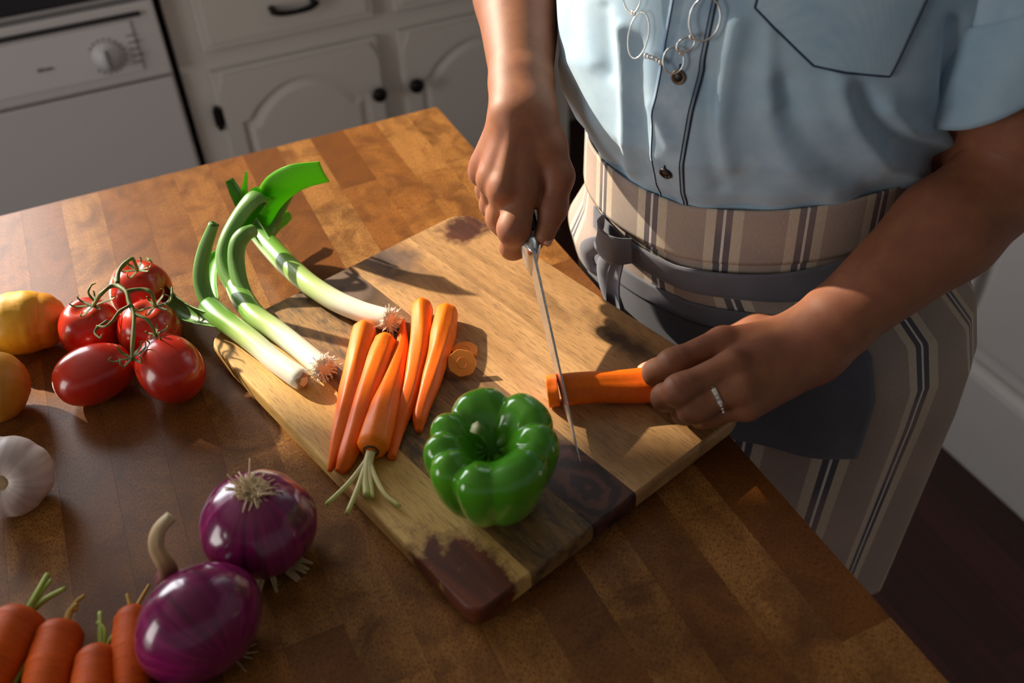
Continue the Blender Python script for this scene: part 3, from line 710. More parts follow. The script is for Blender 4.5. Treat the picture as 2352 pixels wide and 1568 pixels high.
ax1 = np.array([.10, .05, 1.0]); ax1 /= np.linalg.norm(ax1)
root = empty('red_onion', (o1c[0], o1c[1], T), 'glossy red onion standing with its root tuft upward', 'onion')
V, F, U = lathe_geo(onion_prof(R1, .90), 96, lambda th, t: 1+.010*np.cos(5*th+1)+.006*np.cos(11*th)); mesh('bulb', local(place(V, ax1, o1c), root), F, MAT['onion'], root, True, U)
top = o1c+ax1*R1*.90*.955
V, F, U = lathe_geo([(.0125, -.001), (.0125, .0005), (.009, .0015), (.003, .0005)], 24, lambda th, t: 1+.08*np.cos(7*th)); mesh('root_plate', local(place(V, ax1, top), root), F, MAT['papery'], root)
tag(roots_geo(top, ax1+np.array([.25, 0, 0]), .0095, 90, .006, .0165, 5, 1.0).build('root_tuft', MAT['onion_root'], root, True, rel=root.location), kind='stuff')
q = MB()
for i in range(9):
    a = rng.uniform(-2.6, -.6); d = np.array([math.cos(a), math.sin(a), .0]); p0 = np.array([o1c[0], o1c[1], T+.004])+d*.014
    V, F, U = ribbon_geo(catmull([p0, p0+d*.012+[0, 0, -.001], p0+d*.024+[0, 0, -.0022]], 6), lin([.006, .005, .002], 6), .0004, (0, 0, 1), .4, 5); q.add(V, F, U)
q.build('dry_neck_skin', MAT['papery'], root, True, rel=root.location)

R2 = .0458; o2c = P(460, 1430, .0400)
ax2 = min((P(396, 1352, z)-o2c for z in np.linspace(.04, .10, 121)), key=lambda v: abs(np.linalg.norm(v)-.0360)+(0 if v[2] > .002 else 1)); ax2 /= np.linalg.norm(ax2)
root = empty('red_onion', (o2c[0], o2c[1], T), 'red onion lying on its side with a long dry neck', 'onion')
V, F, U = lathe_geo(onion_prof(R2, .80)[:39]+[(.0150, R2*.80*.955), (.0105, R2*.80*1.02), (.0085, R2*.80*1.12)], 96, lambda th, t: 1+.012*np.cos(4*th+1)); U = [(u, min(v, .88)) for u, v in U]
Vw = place(V, ax2, o2c); mesh('bulb', local(Vw, root), F, MAT['onion'], root, True, U)
nk = o2c+ax2*R2*.80*1.04
pth = catmull([nk-ax2*.004, nk+ax2*.008, P(384, 1305, .070), P(361, 1260, .080), P(366, 1218, .089), P(394, 1184, .094)], 26)
V, F, U = tube_geo(pth, lin([.0085, .0078, .0060, .0050, .0048, .0040, .0036], 26), 14, lambda th, t: 1+.14*np.cos(3*th+7*t)+.08*np.cos(5*th-4*t), ell=(.8, 1.1)); mesh('dry_neck', local(V, root), F, MAT['onion_neck'], root, True, U)
q = MB()
for (a, b, c) in (((525, 1495), (556, 1492), (588, 1478)), ((528, 1500), (555, 1506), (580, 1512)), ((522, 1505), (545, 1520), (566, 1543)), ((530, 1490), (552, 1478), (577, 1460)), ((520, 1508), (530, 1520), (538, 1524)), ((530, 1496), (560, 1500), (592, 1496))):
    V, F, U = tube_geo(catmull([P(*a, .010), P(*b, .004), P(*c, .0015)], 12), lin([.0012, .0008, .0004], 12), 5); q.add(V, F, U)
tag(q.build('root_tuft', MAT['papery'], root, True, rel=root.location), kind='stuff')

# ---- tomatoes on the vine
MAT['tomato'] = M('red_tomato_skin', hexc('ae1c0e'), .24); n_ = NT(MAT['tomato']); x_ = n_.sep(n_.coord('UV'))
c_ = n_.mix(n_.ramp(n_.noise(n_.coord('Object'), 30, 3), [(.4, (0, 0, 0)), (.7, (1, 1, 1))]), hexc('b02212'), hexc('bf301a'))
c_ = n_.mix(n_.ramp(x_[1], [(.72, (0, 0, 0)), (1, (.7, .7, .7))]), c_, hexc('b8401c')); n_.base(c_)
n_.b.inputs['Coat Weight'].default_value = .4; n_.b.inputs['Coat Roughness'].default_value = .10; n_.b.inputs['Subsurface Weight'].default_value = .15; n_.b.inputs['Subsurface Radius'].default_value = (1, .2, .1); n_.b.inputs['Subsurface Scale'].default_value = .006
MAT['vine'] = mat_veg('tomato_vine', [(0, hexc('4f5a1e')), (.5, hexc('5d6d2a')), (1, hexc('8a8a4a'))], .6, (8, 6), .5, hexc('3a3213'))
def tomato(c, axis, R, L, lab, seed):
    c = np.asarray(c); r = np.random.default_rng(seed)
    root = empty('tomato', (c[0], c[1], T), lab, 'tomato', 'plum tomatoes on the vine')
    t = np.linspace(0, np.pi, 36)[1:-1]; rr = R*np.sin(t)**.88; zz = -L*np.cos(t)*(1-.10*np.exp(-((np.pi-t)/.32)**2)); rr = rr*(1+.06*np.cos(t))
    zz = zz-.10*L*np.exp(-((np.pi-t)/.22)**2)
    V, F, U = lathe_geo(np.stack([rr, zz], 1), 64, lambda th, t: 1+.018*np.cos(3*th+r.uniform(0, 0)+seed)+.012*np.cos(5*th))
    V = place(V, axis, c); V[:, 2] += (T+.0004)-V[:, 2].min()
    mesh('tomato_flesh', local(V, root), F, MAT['tomato'], root, True, U); return root
t1c = P(322, 664, .030); t2c = P(210, 757, .028); t3c = P(344, 757, .029); t4c = P(221, 866, .025); t5c = P(393, 852, .028)
tomato(t1c, (.05, .05, 1), .0310, .0295, 'upright red tomato at the back of the vine cluster', 1)
tomato(t2c, (.02, -.1, 1), .0300, .0300, 'upright red tomato on the left side of the cluster', 2)
tomato(t3c, (.1, -.1, 1), .0300, .0290, 'upright red tomato in the middle, wrapped by vine stems', 3)
tomato(t4c, P(300, 822, .036)-P(138, 888, .026), .0275, .0375, 'elongated red tomato lying on its side at the front left of the cluster', 4)
tomato(t5c, P(330, 790, .045)-P(425, 905, .024), .0295, .0345, 'large smooth red tomato lying at the front right of the cluster', 5)
root = empty('tomato_vine', P(300, 700, 0), 'green vine stem with curling calyxes over the tomatoes', 'vine'); VR = np.array(root.location)
def stem(pts, r0, r1, name='stem'):
    pth = catmull([P(*p) for p in pts], 8+6*len(pts)); V, F, U = tube_geo(pth, lin([r0, r1], len(pth)), 8, lambda th, t: 1+.12*np.cos(2*th+20*t)); mesh(name, local(V, root), F, MAT['vine'], root, True, U)
stem([(264, 640, .080), (272, 655, .082), (290, 670, .082), (297, 695, .078), (308, 720, .074), (306, 760, .068), (304, 800, .062), (303, 822, .058)], .0024, .0018)
stem([(290, 668, .082), (262, 655, .082), (235, 672, .080), (222, 690, .072), (214, 703, .062)], .0022, .0016)
stem([(290, 670, .082), (320, 664, .080), (345, 670, .078), (354, 690, .070), (356, 704, .062)], .0021, .0016)
stem([(270, 650, .083), (272, 625, .086), (286, 606, .088), (303, 594, .086), (311, 608, .078), (316, 622, .066)], .0022, .0017)
stem([(300, 700, .078), (275, 715, .076), (255, 740, .074), (240, 750, .072), (222, 748, .070)], .0017, .0009)
stem([(306, 720, .074), (335, 732, .072), (350, 750, .066), (358, 772, .056)], .0018, .0015)
def calyx(c, z, n, L, seed):
    r = np.random.default_rng(seed); p0 = P(*c, z); b = bmesh.new(); b.free()
    for i in range(n):
        a = 6.28*i/n+r.uniform(-.3, .3); d = np.array([math.cos(a), math.sin(a), 0]); l = L*r.uniform(.8, 1.25); cu = r.uniform(.3, 1.0)
        pts = [p0, p0+d*l*.4+[0, 0, .001], p0+d*l*.8+[0, 0, .003*cu], p0+d*l*.98+[0, 0, .009*cu], p0+d*l*.80+[0, 0, .013*cu]]
        V, F, U = ribbon_geo(catmull(pts, 14), lin([.0022, .0026, .0020, .0012, .0006], 14), .0007, (0, 0, 1), .5, 5); mesh('sepal', local(V, root), F, MAT['vine'], root, True, U)
calyx((214, 703), .0615, 6, .018, 1); calyx((356, 704), .0610, 6, .017, 2); calyx((316, 622), .0635, 6, .018, 3); calyx((303, 822), .056, 6, .016, 4); calyx((357, 770), .0570, 5, .012, 5)
stem([(248, 735, .072), (224, 752, .068), (218, 765, .066), (230, 776, .066), (234, 768, .067)], .0014, .0008, 'tendril')
stem([(215, 690, .070), (203, 672, .076), (210, 655, .080), (220, 650, .081)], .0012, .0007, 'tendril')
stem([(395, 660, .058), (392, 690, .056), (375, 700, .058), (358, 704, .062)], .0010, .0013, 'tendril')

# ---- yellow squashes
MAT['squash'] = mat_veg('rough_yellow_squash', [(0, hexc('cfa02a')), (.35, hexc('dcae2c')), (.70, hexc('dba22a')), (.9, hexc('d98a2c')), (1, hexc('d2772c'))], .42, (12, 3), .35, hexc('b07f20'), bump=.5, lat=18)
def squash(pts, radii, lab, seed):
    pw = [P(x, y, r*1.02) for (x, y), r in zip(pts, np.interp(np.linspace(0, 1, len(pts)), np.linspace(0, 1, len(radii)), radii))]
    seg = 50; path = catmull(pw, seg); rad = lin(radii, seg); d = path[-1]-path[-2]; d /= np.linalg.norm(d); Re = rad[-1]
    s = np.linspace(0, 1, 12)[1:]; cap = np.array([path[-1]+d*Re*.85*math.sin(x*1.45) for x in s]); cr = np.array([Re*math.cos(x*1.5) for x in s])
    path = np.vstack([path, cap]); rad = np.concatenate([rad, cr])
    V, F, U = tube_geo(path, rad, 40); V = np.asarray(V); c0 = V.mean(0)
    nv = V-c0; nv /= np.linalg.norm(nv, axis=1)[:, None]; V = V+nv*(wob(V, 60, seed)*.0022+wob(V, 330, seed+1)*.0020)[:, None]
    V[:, 2] += T+.0004-V[:, 2].min()
    root = empty('yellow_squash', (path[-1][0], path[-1][1], T), lab, 'squash'); mesh('squash_flesh', local(V, root), F, MAT['squash'], root, True, U)
squash([(-120, 800), (-60, 775), (0, 755), (50, 742), (100, 738)], [.016, .018, .021, .026, .0305, .0310, .0275], 'bumpy yellow squash with an orange end beside the tomatoes', 3)
squash([(-190, 870), (-130, 885), (-80, 890), (-35, 890), (-5, 890)], [.018, .022, .028, .0335, .0345, .0320], 'rounded end of a yellow squash at the left edge below the other', 7)

# ---- garlic
MAT['garlic'] = mat_veg('garlic_skin', [(0, hexc('e2d8ca')), (.3, hexc('dcd1c8')), (.75, hexc('d0c3bd')), (1, hexc('e0d5c6'))], .5, (26, 1.2), .6, hexc('9c8088'), bump=.3, sss=.15, sr=(1, .8, .7))
gc = P(22, 1096, .031); R = .0345
axg = np.array([0, 0, T+H])-gc; axg /= np.linalg.norm(axg); axg = axg+np.array([-.33, -.05, -.10]); axg /= np.linalg.norm(axg)
root = empty('garlic_bulb', (gc[0], gc[1], T), 'whole white garlic bulb cropped by the left edge', 'garlic')
gp = [(R*r, R*z) for r, z in catmull([(.06, -1.25), (.12, -1.0), (.30, -.82), (.62, -.66), (.93, -.30), (1.0, .05), (.90, .42), (.62, .70), (.34, .74), (.14, .66), (.05, .64)], 46)]
V, F, U = lathe_geo(gp, 90, lambda th, t: 1-.035*np.abs(np.cos(4*th+.4))**6*np.interp(t, [0, .2, .5, .9, 1], [0, .6, 1, .8, 0])+.02*np.cos(3*th))
V = place(V, axg, gc); V[:, 2] += max(0, T+.0004-V[:, 2].min()); mesh('bulb', local(V, root), F, MAT['garlic'], root, True, U)
V, F, U = lathe_geo([(.0075, -.001), (.008, .001), (.005, .002), (.001, .0012)], 20, lambda th, t: 1+.1*np.cos(6*th)); mesh('root_plate', local(place(V, axg, gc+axg*R*.66), root), F, MAT['papery'], root)

# ---- leeks
LS = [(0, hexc('ece6d6')), (.30, hexc('e8e6d4')), (.48, hexc('b9cf86')), (.68, hexc('6f9f38')), (1, hexc('3f7a26'))]
MAT['leek'] = mat_veg('leek_shaft', LS, .32, (34, .8), .22, hexc('a9b888'), sss=.12, sr=(.6, 1, .3))
MAT['leek_leaf'] = add_translucent(mat_veg('leek_leaf_dark', [(0, hexc('6fa83a')), (.4, hexc('5a9038')), (1, hexc('62993f'))], .42, (40, .7), .45, hexc('9dbb88')), .22, hexc('5fae1c'))
MAT['leek_leaf_bright'] = add_translucent(mat_veg('leek_leaf_bright', [(0, hexc('5aa028')), (.5, hexc('69bb22')), (1, hexc('78c92c'))], .36, (40, .7), .25), .45, hexc('6fc81a'))
def leek(shaft, rad, leaves, lab, seed, tuft, stops=None):
    root = empty('leek', P(*shaft[len(shaft)//2][:2], 0), lab, 'leek', 'leeks fanned across the table and board')
    pw = [P(*p) for p in shaft]; pth = catmull(pw, 50); rr = lin(rad, 50); d = pth[0]-pth[1]; d /= np.linalg.norm(d)
    head = [pth[0]+d*.0075, pth[0]+d*.006, pth[0]+d*.003]
    V, F, U = tube_geo(np.vstack([head, pth]), np.concatenate([[rr[0]*.42, rr[0]*.75, rr[0]*.95], rr]), 28, lambda th, t: 1+.02*np.cos(2*th+3*t)); mesh('white_shaft', local(V, root), F, MAT['leek'], root, True, U)
    if tuft:
        tag(roots_geo(head[0]-d*.002, d+np.array([0, 0, .35]), .0072, 150, .005, .0120, seed, .55, .0007).build('root_tuft', MAT['leek_root'], root, True, rel=root.location), kind='stuff')
    else:
        V, F, U = lathe_geo([(.0085, -.002), (.0075, .0012), (.004, .002), (.001, .001)], 18, lambda th, t: 1+.1*np.cos(5*th)); mesh('root_plate', local(place(V, d, head[0]-d*.002), root), F, MAT['papery'], root)
    for (pts, ws, curl, mt, hint) in leaves:
        pth = catmull([P(p[0], p[1], p[2]+.7*max(0, p[2]-.032)) for p in pts], 12+8*len(pts)); n = len(pth)
        V, F, U = ribbon_geo(pth, lin(ws, n)*1.18, .0013, hint, lin(curl, n) if isinstance(curl, (list, tuple)) else curl, 13); mesh('leaf', local(V, root), F, MAT[mt], root, True, U)
toC = (-.2, -.8, .6)
leek([(687, 868, .0360), (636, 832, .0360), (590, 792, .0375), (545, 757, .0375), (505, 728, .037), (482, 705, .035)], [.0102, .0100, .0104, .0108, .0114, .0114],
     [([(520, 740, .034), (470, 728, .030), (425, 708, .026), (385, 668, .026), (345, 604, .034)], [.024, .024, .022, .020, .018], [2.2, 1.9, 1.5, 1.3, 1.6], 'leek_leaf', toC),
      ([(505, 728, .033), (472, 692, .038), (456, 640, .048), (464, 580, .062), (487, 518, .078)], [.030, .030, .027, .023, .020], [-2.4, -2.2, -2.0, -2.0, -2.4], 'leek_leaf', toC),
      ([(490, 700, .030), (482, 655, .032), (488, 610, .034), (505, 580, .036)], [.018, .020, .018, .010], [1.2, 1.0, .9, .8], 'leek_leaf_bright', toC)],
     'leek with a trimmed root end, lowest of the three leeks', 21, False)
leek([(735, 840, .0362), (687, 800, .0362), (636, 760, .0362), (590, 728, .036), (560, 690, .034), (542, 655, .034)], [.0106, .0104, .0106, .0110, .0114, .0108],
     [([(572, 705, .034), (528, 655, .037), (505, 600, .044), (512, 550, .052), (538, 500, .060), (572, 458, .068), (598, 446, .068), (606, 462, .060)], [.026, .026, .023, .021, .02, .02, .018, .013], [-2.2, -2.0, -1.6, -1.4, -1.1, -.8, -.6, -.5], 'leek_leaf', toC),
      ([(575, 705, .034), (548, 655, .040), (536, 600, .048), (540, 555, .056), (562, 530, .060), (585, 520, .058)], [.030, .029, .027, .025, .022, .018], [-2.3, -2.1, -1.9, -1.7, -1.6, -1.5], 'leek_leaf', toC),
      ([(550, 540, .050), (565, 500, .056), (585, 466, .062), (600, 448, .063), (612, 452, .058)], [.016, .018, .020, .018, .012], [.9, .8, .7, .6, .5], 'leek_leaf_bright', toC)],
     'leek with a bushy root tuft lying beside the trimmed leek', 22, True)
leek([(885, 733, .0378), (830, 716, .0378), (770, 690, .0382), (710, 652, .0388), (660, 608, .036), (620, 565, .031), (590, 530, .031)], [.0108, .0105, .0108, .0110, .0115, .0115, .0105],
     [([(620, 568, .030), (588, 520, .036), (562, 478, .044), (543, 440, .054), (529, 414, .060)], [.026, .025, .022, .018, .014], [2.2, 2.0, 1.8, 1.6, 1.8], 'leek_leaf', toC),
      ([(612, 552, .028), (606, 515, .036), (614, 475, .050), (640, 438, .064), (682, 412, .074), (745, 398, .078)], [.022, .027, .031, .032, .030, .024], [-1.7, -1.4, -1.1, -.7, -.5, -.4], 'leek_leaf_bright', toC),
      ([(614, 550, .028), (628, 510, .036), (648, 470, .048), (668, 442, .058), (686, 422, .066)], [.016, .017, .014, .010, .004], [-1.6, -1.4, -1.3, -1.3, -1.3], 'leek_leaf', toC),
      ([(615, 540, .026), (632, 512, .030), (650, 495, .032), (664, 488, .030)], [.014, .018, .020, .015], [-1.3, -1.2, -1.2, -1.2], 'leek_leaf_bright', toC),
      ([(566, 470, .046), (562, 440, .056), (566, 394, .070)], [.008, .007, .002], [.8, .8, .6], 'leek_leaf_bright', toC)],
     'long leek whose white end lies alone across the board behind the carrots', 23, True)

# ================================================================== KNIFE
MAT['steel'] = M('brushed_steel', hexc('c2c4c8'), .22, Metallic=1.0); n_ = NT(MAT['steel']); n_.rough(n_.math('MULTIPLY_ADD', n_.noise(n_.coord('Object', (40, 40, 900)), 1, 3), .25, .12))
MAT['scale'] = M('black_handle_scales', hexc('14161c'), .4)
KT = P(1333, 1060, .036); KH = P(1222, 560, .112); kd = KH-KT; KLEN = np.linalg.norm(kd); kd /= KLEN
ks = np.cross(kd, (0, 0, 1)); ks /= np.linalg.norm(ks); kn_ = np.cross(ks, kd); kdn = -kn_ if kn_[2] > 0 else kn_     # kdn: down in the blade plane
root = empty('chef_knife', (KT[0], KT[1], T+BT), 'steel chef knife with a black riveted handle cutting the carrot', 'knife')
def K(s, d, w): return KH-kd*s+kdn*d+ks*w   # s towards the tip, d down, w sideways
ss = np.linspace(0, KLEN, 40); dep = np.interp(ss/KLEN, [0, .12, .45, .67, .85, .95, 1], [.040, .0395, .034, .0255, .0135, .0055, .0006]); th0 = np.interp(ss/KLEN, [0, .8, 1], [.0013, .0008, .0003])
V = []; F = []
for s, d, t in zip(ss, dep, th0):
    V += [K(s, 0, -t), K(s, 0, t), K(s, d*.85, t*.6), K(s, d, 0), K(s, d*.85, -t*.6)]
for i in range(39):
    for j in range(5): a = i*5+j; b = i*5+(j+1) % 5; F.append((a, b, b+5, a+5))
F += [(4, 3, 2, 1, 0), tuple(39*5+j for j in range(5))]; mesh('blade', local(V, root), F, MAT['steel'], root, False)
def kloft(secs, name, mat, par):   # secs: (s, d0, d1, w0, w1) rounded rectangle sections
    V = []; n = 20
    for (s, d0, d1, w0, w1) in secs:
        for k_ in range(n):
            a = 2*math.pi*k_/n; ca_, sa_ = math.cos(a), math.sin(a); e = .55
            V.append(K(s, (d0+d1)/2+(d1-d0)/2*math.copysign(abs(sa_)**e, sa_), (w0+w1)/2+(w1-w0)/2*math.copysign(abs(ca_)**e, ca_)))
    F = [(i*n+j, i*n+(j+1) % n, (i+1)*n+(j+1) % n, (i+1)*n+j) for i in range(len(secs)-1) for j in range(n)]+[tuple(range(n-1, -1, -1)), tuple(range((len(secs)-1)*n, len(secs)*n))]
    return mesh(name, local(V, root), F, mat, par, True)
kloft([(.010, .0, .040, -.0016, .0016), (.004, -.0005, .037, -.006, .006), (-.004, -.001, .026, -.0095, .0095), (-.014, -.001, .023, -.0095, .0095)], 'bolster', MAT['steel'], root)
kloft([(-.014, -.0012, .023, -.0022, .0022), (-.06, -.003, .024, -.0022, .0022), (-.118, -.001, .028, -.0022, .0022), (-.125, .004, .026, -.0022, .0022)], 'tang', MAT['steel'], root)
for sgn in (-1, 1):
    a, b = (.0022, .0102) if sgn > 0 else (-.0102, -.0022)
    h_ = kloft([(-.014, -.0008, .0228, a, b), (-.06, -.0026, .0238, a, b), (-.117, -.0006, .0275, a, b), (-.1245, .005, .0255, a*.9, b*.9)], 'handle_scale', MAT['scale'], root)
    for sv in (-.032, -.066, -.1):
        V, F, U = lathe_geo([(.0032, 0), (.0032, .0006), (.002, .0009)], 16); V = place(V, ks*sgn, K(sv, .011, .0101*sgn)); mesh('rivet', local(V, root), F, MAT['steel'], h_)

# ================================================================== PERSON
PC = np.array([.56, .67]); TH = math.radians(207); FW = np.array([math.cos(TH), math.sin(TH)]); LF = np.array([-FW[1], FW[0]])   # front, person's left
person = empty('person', (.60, .66, 0), 'person in a pale blue denim shirt and striped half apron cutting a carrot', 'person'); PR = np.array(person.location)
def skin_mat():
    m = M('brown_skin', hexc('8a5238'), .55); n = NT(m)
    g = n.noise(n.coord('Object'), 60, 5, .6); g2 = n.noise(n.coord('Object'), 14, 3, .5)
    c = n.mix(n.ramp(g, [(.35, (0, 0, 0)), (.7, (1, 1, 1))]), hexc('80503a'), hexc('905e40'))
    c = n.mix(n.ramp(g2, [(.45, (0, 0, 0)), (.7, (.5, .5, .5))]), c, hexc('804636')); n.base(c)
    v = n.n('ShaderNodeTexVoronoi'); n.l(n.coord('Object'), v.inputs['Vector']); v.inputs['Scale'].default_value = 900
    n.bump(n.math('ADD', v.outputs['Distance'], n.noise(n.coord('Object'), 350, 3)), .06, .0006)
    b = n.b; b.inputs['Subsurface Weight'].default_value = .12; b.inputs['Subsurface Radius'].default_value = (1, .35, .2); b.inputs['Subsurface Scale'].default_value = .008
    b.inputs['Specular IOR Level'].default_value = .35
    return m
MAT['skin'] = skin_mat(); MAT['nail'] = M('fingernail', hexc('c08d78'), .3)
def chain(pts, rads): return [(pts[i], pts[i+1], rads[i], rads[i+1]) for i in range(len(pts)-1)]
def make_sdf(groups, fingers, kg=.014, kf=.006, cuts=(), kff=.0018):
    def f(p):
        d = None
        for prims, k in groups:
            g = None
            for (a, b, r1, r2) in prims:
                e = rcone(p, a, b, r1, r2); g = e if g is None else smin(g, e, k)
            d = g if d is None else smin(d, g, kg)
        fd = None
        for prims, k in fingers:
            g = None
            for (a, b, r1, r2) in prims:
                e = rcone(p, a, b, r1, r2); g = e if g is None else smin(g, e, k)
            fd = g if fd is None else smin(fd, g, kff)
        if fd is not None: d = smin(d, fd, kf)
        for (c, n, r, depth) in cuts:
            q = p-np.asarray(c, np.float32); t = np.abs(q @ np.asarray(n, np.float32)); rr = np.sqrt((q*q).sum(1)); d = d+depth*np.exp(-(t/.0016)**2)*np.exp(-(rr/r)**4)
        return d
    return f
# --- left arm (nearer the camera), hand pressing the carrot
E_L = np.array([.665, .452, T+.190]); S_L = np.array([.655, .505, T+.47])
wl = P(1850, 798, .083); side = np.array([.10, 1.0, .25]); side /= np.linalg.norm(side)
LH = dict(im=P(1660, 783, .090), mm=P(1684, 838, .095), rm=P(1703, 888, .087), pm=P(1716, 928, .071),
          ip=P(1546, 834, .083), mp=P(1562, 895, .087), rp=P(1592, 937, .073), pp=P(1632, 952, .054),
          id=P(1507, 855, .064), md=P(1528, 912, .064), rd=P(1572, 945, .052), pd=P(1612, 957, .041),
          it=P(1497, 868, .047), mt=P(1524, 905, .047), rt=P(1575, 932, .040), pt=P(1612, 948, .036),
          t1=P(1740, 765, .075), t2=P(1640, 795, .060), t3=P(1545, 832, .052), tt=P(1492, 852, .045))
fa = (wl-E_L); fa /= np.linalg.norm(fa); wv = np.cross(fa, (0, 0, 1.)); wv /= np.linalg.norm(wv)
arm = [(E_L, E_L+(wl-E_L)*.35, .043, .042), (E_L+(wl-E_L)*.35, wl-fa*.02+wv*.006, .041, .023), (E_L+(wl-E_L)*.35, wl-fa*.02-wv*.006, .040, .023), (wl-fa*.03+wv*.007, wl+wv*.009, .0235, .0205), (wl-fa*.03-wv*.007, wl-wv*.009, .0235, .0205), (E_L, S_L, .044, .058)]
palm = []
for k_, r_ in (('im', .0135), ('mm', .0135), ('rm', .0130), ('pm', .0120)):
    off = {'im': .012, 'mm': .004, 'rm': -.006, 'pm': -.013}[k_]
    palm.append((wl-wv*off*(-1 if (LH['im']-wl) @ wv > 0 else 1), LH[k_]-np.array([0, 0, .003]), .0205, r_))
palm.append((LH['t1']-np.array([0, 0, .006]), LH['mm']-np.array([0, 0, .012]), .016, .012)); palm.append((wl-np.array([0, 0, .004]), LH['t1'], .019, .0150))
fing = [(chain([LH['im'], LH['ip'], LH['id'], LH['it']], [.0122, .0112, .0098, .0084]), .010), (chain([LH['mm'], LH['mp'], LH['md'], LH['mt']], [.0126, .0116, .0100, .0086]), .010),
        (chain([LH['rm'], LH['rp'], LH['rd'], LH['rt']], [.0118, .0108, .0094, .0082]), .010), (chain([LH['pm'], LH['pp'], LH['pd'], LH['pt']], [.0108, .0094, .0084, .0074]), .010),
        (chain([LH['t1'], LH['t2'], LH['t3'], LH['tt']], [.0155, .0125, .0105, .0085]), .005)]
def kn_cuts(L, keys):
    out = []
    for a, b, c in keys:
        dirv = L[c]-L[a]; dirv /= np.linalg.norm(dirv)
        for s in (-.0035, 0, .0035): out.append((L[b]+dirv*s+np.array([0, 0, .006]), dirv, .011, .0008))
    return out
sdfL = make_sdf([(arm, .014), (palm, .012)], fing, .014, .006, kn_cuts(LH, (('im', 'ip', 'ip'), ('mm', 'mp', 'mp'), ('rm', 'rp', 'rp'))))
vL = surf_nets(sdfL, (.30, .36, T+.02), (.74, .58, T+.40), .0016)
# --- right arm, fist on the knife handle
RHm = dict(w=P(1200, 262, .205))
hx = lambda s, d, w: K(-s, d, w)
wr = RHm['w']; E_R = np.array([.425, .925, T+.285]); S_R = np.array([.49, .835, T+.49])
RH = dict(im=P(1202, 440, .147), mm=P(1158, 430, .154), rm=P(1128, 408, .154), pm=P(1114, 378, .152),
          ip=P(1180, 525, .121), mp=P(1148, 500, .103), rp=P(1132, 470, .104), pp=P(1120, 435, .108),
          t1=P(1258, 335, .180), t2=P(1283, 405, .156), t3=P(1270, 478, .132), tt=P(1251, 541, .114))
for f_, s_ in (('i', .022), ('m', .044), ('r', .064), ('p', .082)):
    RH[f_+'d'] = hx(s_, .036, -.012); RH[f_+'t'] = hx(s_, .030, .010)
sgn_ = 1 if (hx(.04, 0, .02)-hx(.04, 0, 0))[0] > 0 else -1
for f_, s_ in (('i', .022), ('m', .044), ('r', .064), ('p', .082)):
    RH[f_+'d'] = hx(s_, .033, -.013*sgn_); RH[f_+'t'] = hx(s_, .031, .008*sgn_)
fr = (wr-E_R); fr /= np.linalg.norm(fr); wv = np.cross(fr, np.array([0, 0, 1.])); wv /= np.linalg.norm(wv)
if wv[0] < 0: wv = -wv
arm = [(E_R, E_R+(wr-E_R)*.35, .045, .041), (E_R+(wr-E_R)*.35, wr-fr*.030+wv*.005, .041, .0225), (E_R+(wr-E_R)*.35, wr-fr*.030-wv*.005, .040, .0225), (wr-fr*.035+wv*.006, wr+wv*.007, .0215, .0190), (wr-fr*.035-wv*.006, wr-wv*.007, .0215, .0190), (E_R, S_R, .046, .056)]
palm = []
for k_, r_, off in (('im', .0140, .009), ('mm', .0140, .002), ('rm', .0135, -.005), ('pm', .0130, -.010)):
    palm.append((wr+wv*off, RH[k_]-np.array([0, 0, .003]), .0180, r_))
palm += [(wr+np.array([0, .006, -.012]), (RH['mm']+RH['im'])/2-np.array([0, -.008, .018]), .018, .014), (wr+wv*.010, RH['t1'], .019, .0175), (RH['pm']-np.array([0, -.006, .012]), wr+np.array([-.004, .012, -.012]), .014, .017)]
fing = [(chain([RH['im'], RH['ip'], RH['id'], RH['it']], [.0138, .0132, .0108, .0088]), .013), (chain([RH['mm'], RH['mp'], RH['md'], RH['mt']], [.0130, .0114, .0100, .0085]), .013),
        (chain([RH['rm'], RH['rp'], RH['rd'], RH['rt']], [.0122, .0108, .0094, .0080]), .013), (chain([RH['pm'], RH['pp'], RH['pd'], RH['pt']], [.0114, .0098, .0084, .0074]), .013),
        (chain([RH['t1'], RH['t2'], RH['t3'], RH['tt']], [.0165, .0132, .0118, .0092]), .010)]
tend = []
for k_ in ('im', 'mm', 'rm', 'pm'):
    a = wr+(RH[k_]-wr)*.35+np.array([-.004, -.006, .0155]); b = RH[k_]+np.array([-.003, -.004, .0085]); tend.append((a, b, .0014, .0018))
sdfR = make_sdf([(arm, .014), (palm, .012), (tend, .004)], fing, .014, .007, kn_cuts(RH, (('t2', 't3', 'tt'),)), .0035)
vR = surf_nets(sdfR, (.24, .60, T+.05), (.56, 1.02, T+.40), .0016)
# --- torso, neck, head and legs, coarse: covered by clothes or out of view
def B3(f, l, z): return np.array([PC[0]+FW[0]*f+LF[0]*l, PC[1]+FW[1]*f+LF[1]*l, T+z])
legs = []
for s in (-1, 1):
    legs += chain([B3(-.03, s*.085, -.02), B3(-.02, s*.095, -.42), B3(-.04, s*.095, -.80), B3(-.05, s*.095, -.865)], [.085, .062, .042, .036]) + [(B3(-.06, s*.095, -.872), B3(.10, s*.11, -.878), .026, .020)]
body = [(B3(-.02, -.07, .10), B3(-.02, .07, .10), .115, .115), (B3(-.01, -.06, .22), B3(-.01, .06, .22), .115, .115), (B3(-.01, -.07, .36), B3(-.01, .07, .36), .11, .11), (B3(-.03, -.13, .47), B3(-.03, .13, .47), .05, .05), (B3(-.03, 0, .48), B3(-.01, 0, .60), .052, .050), (S_R, E_R, .055, .047), (S_L, E_L, .056, .047)]
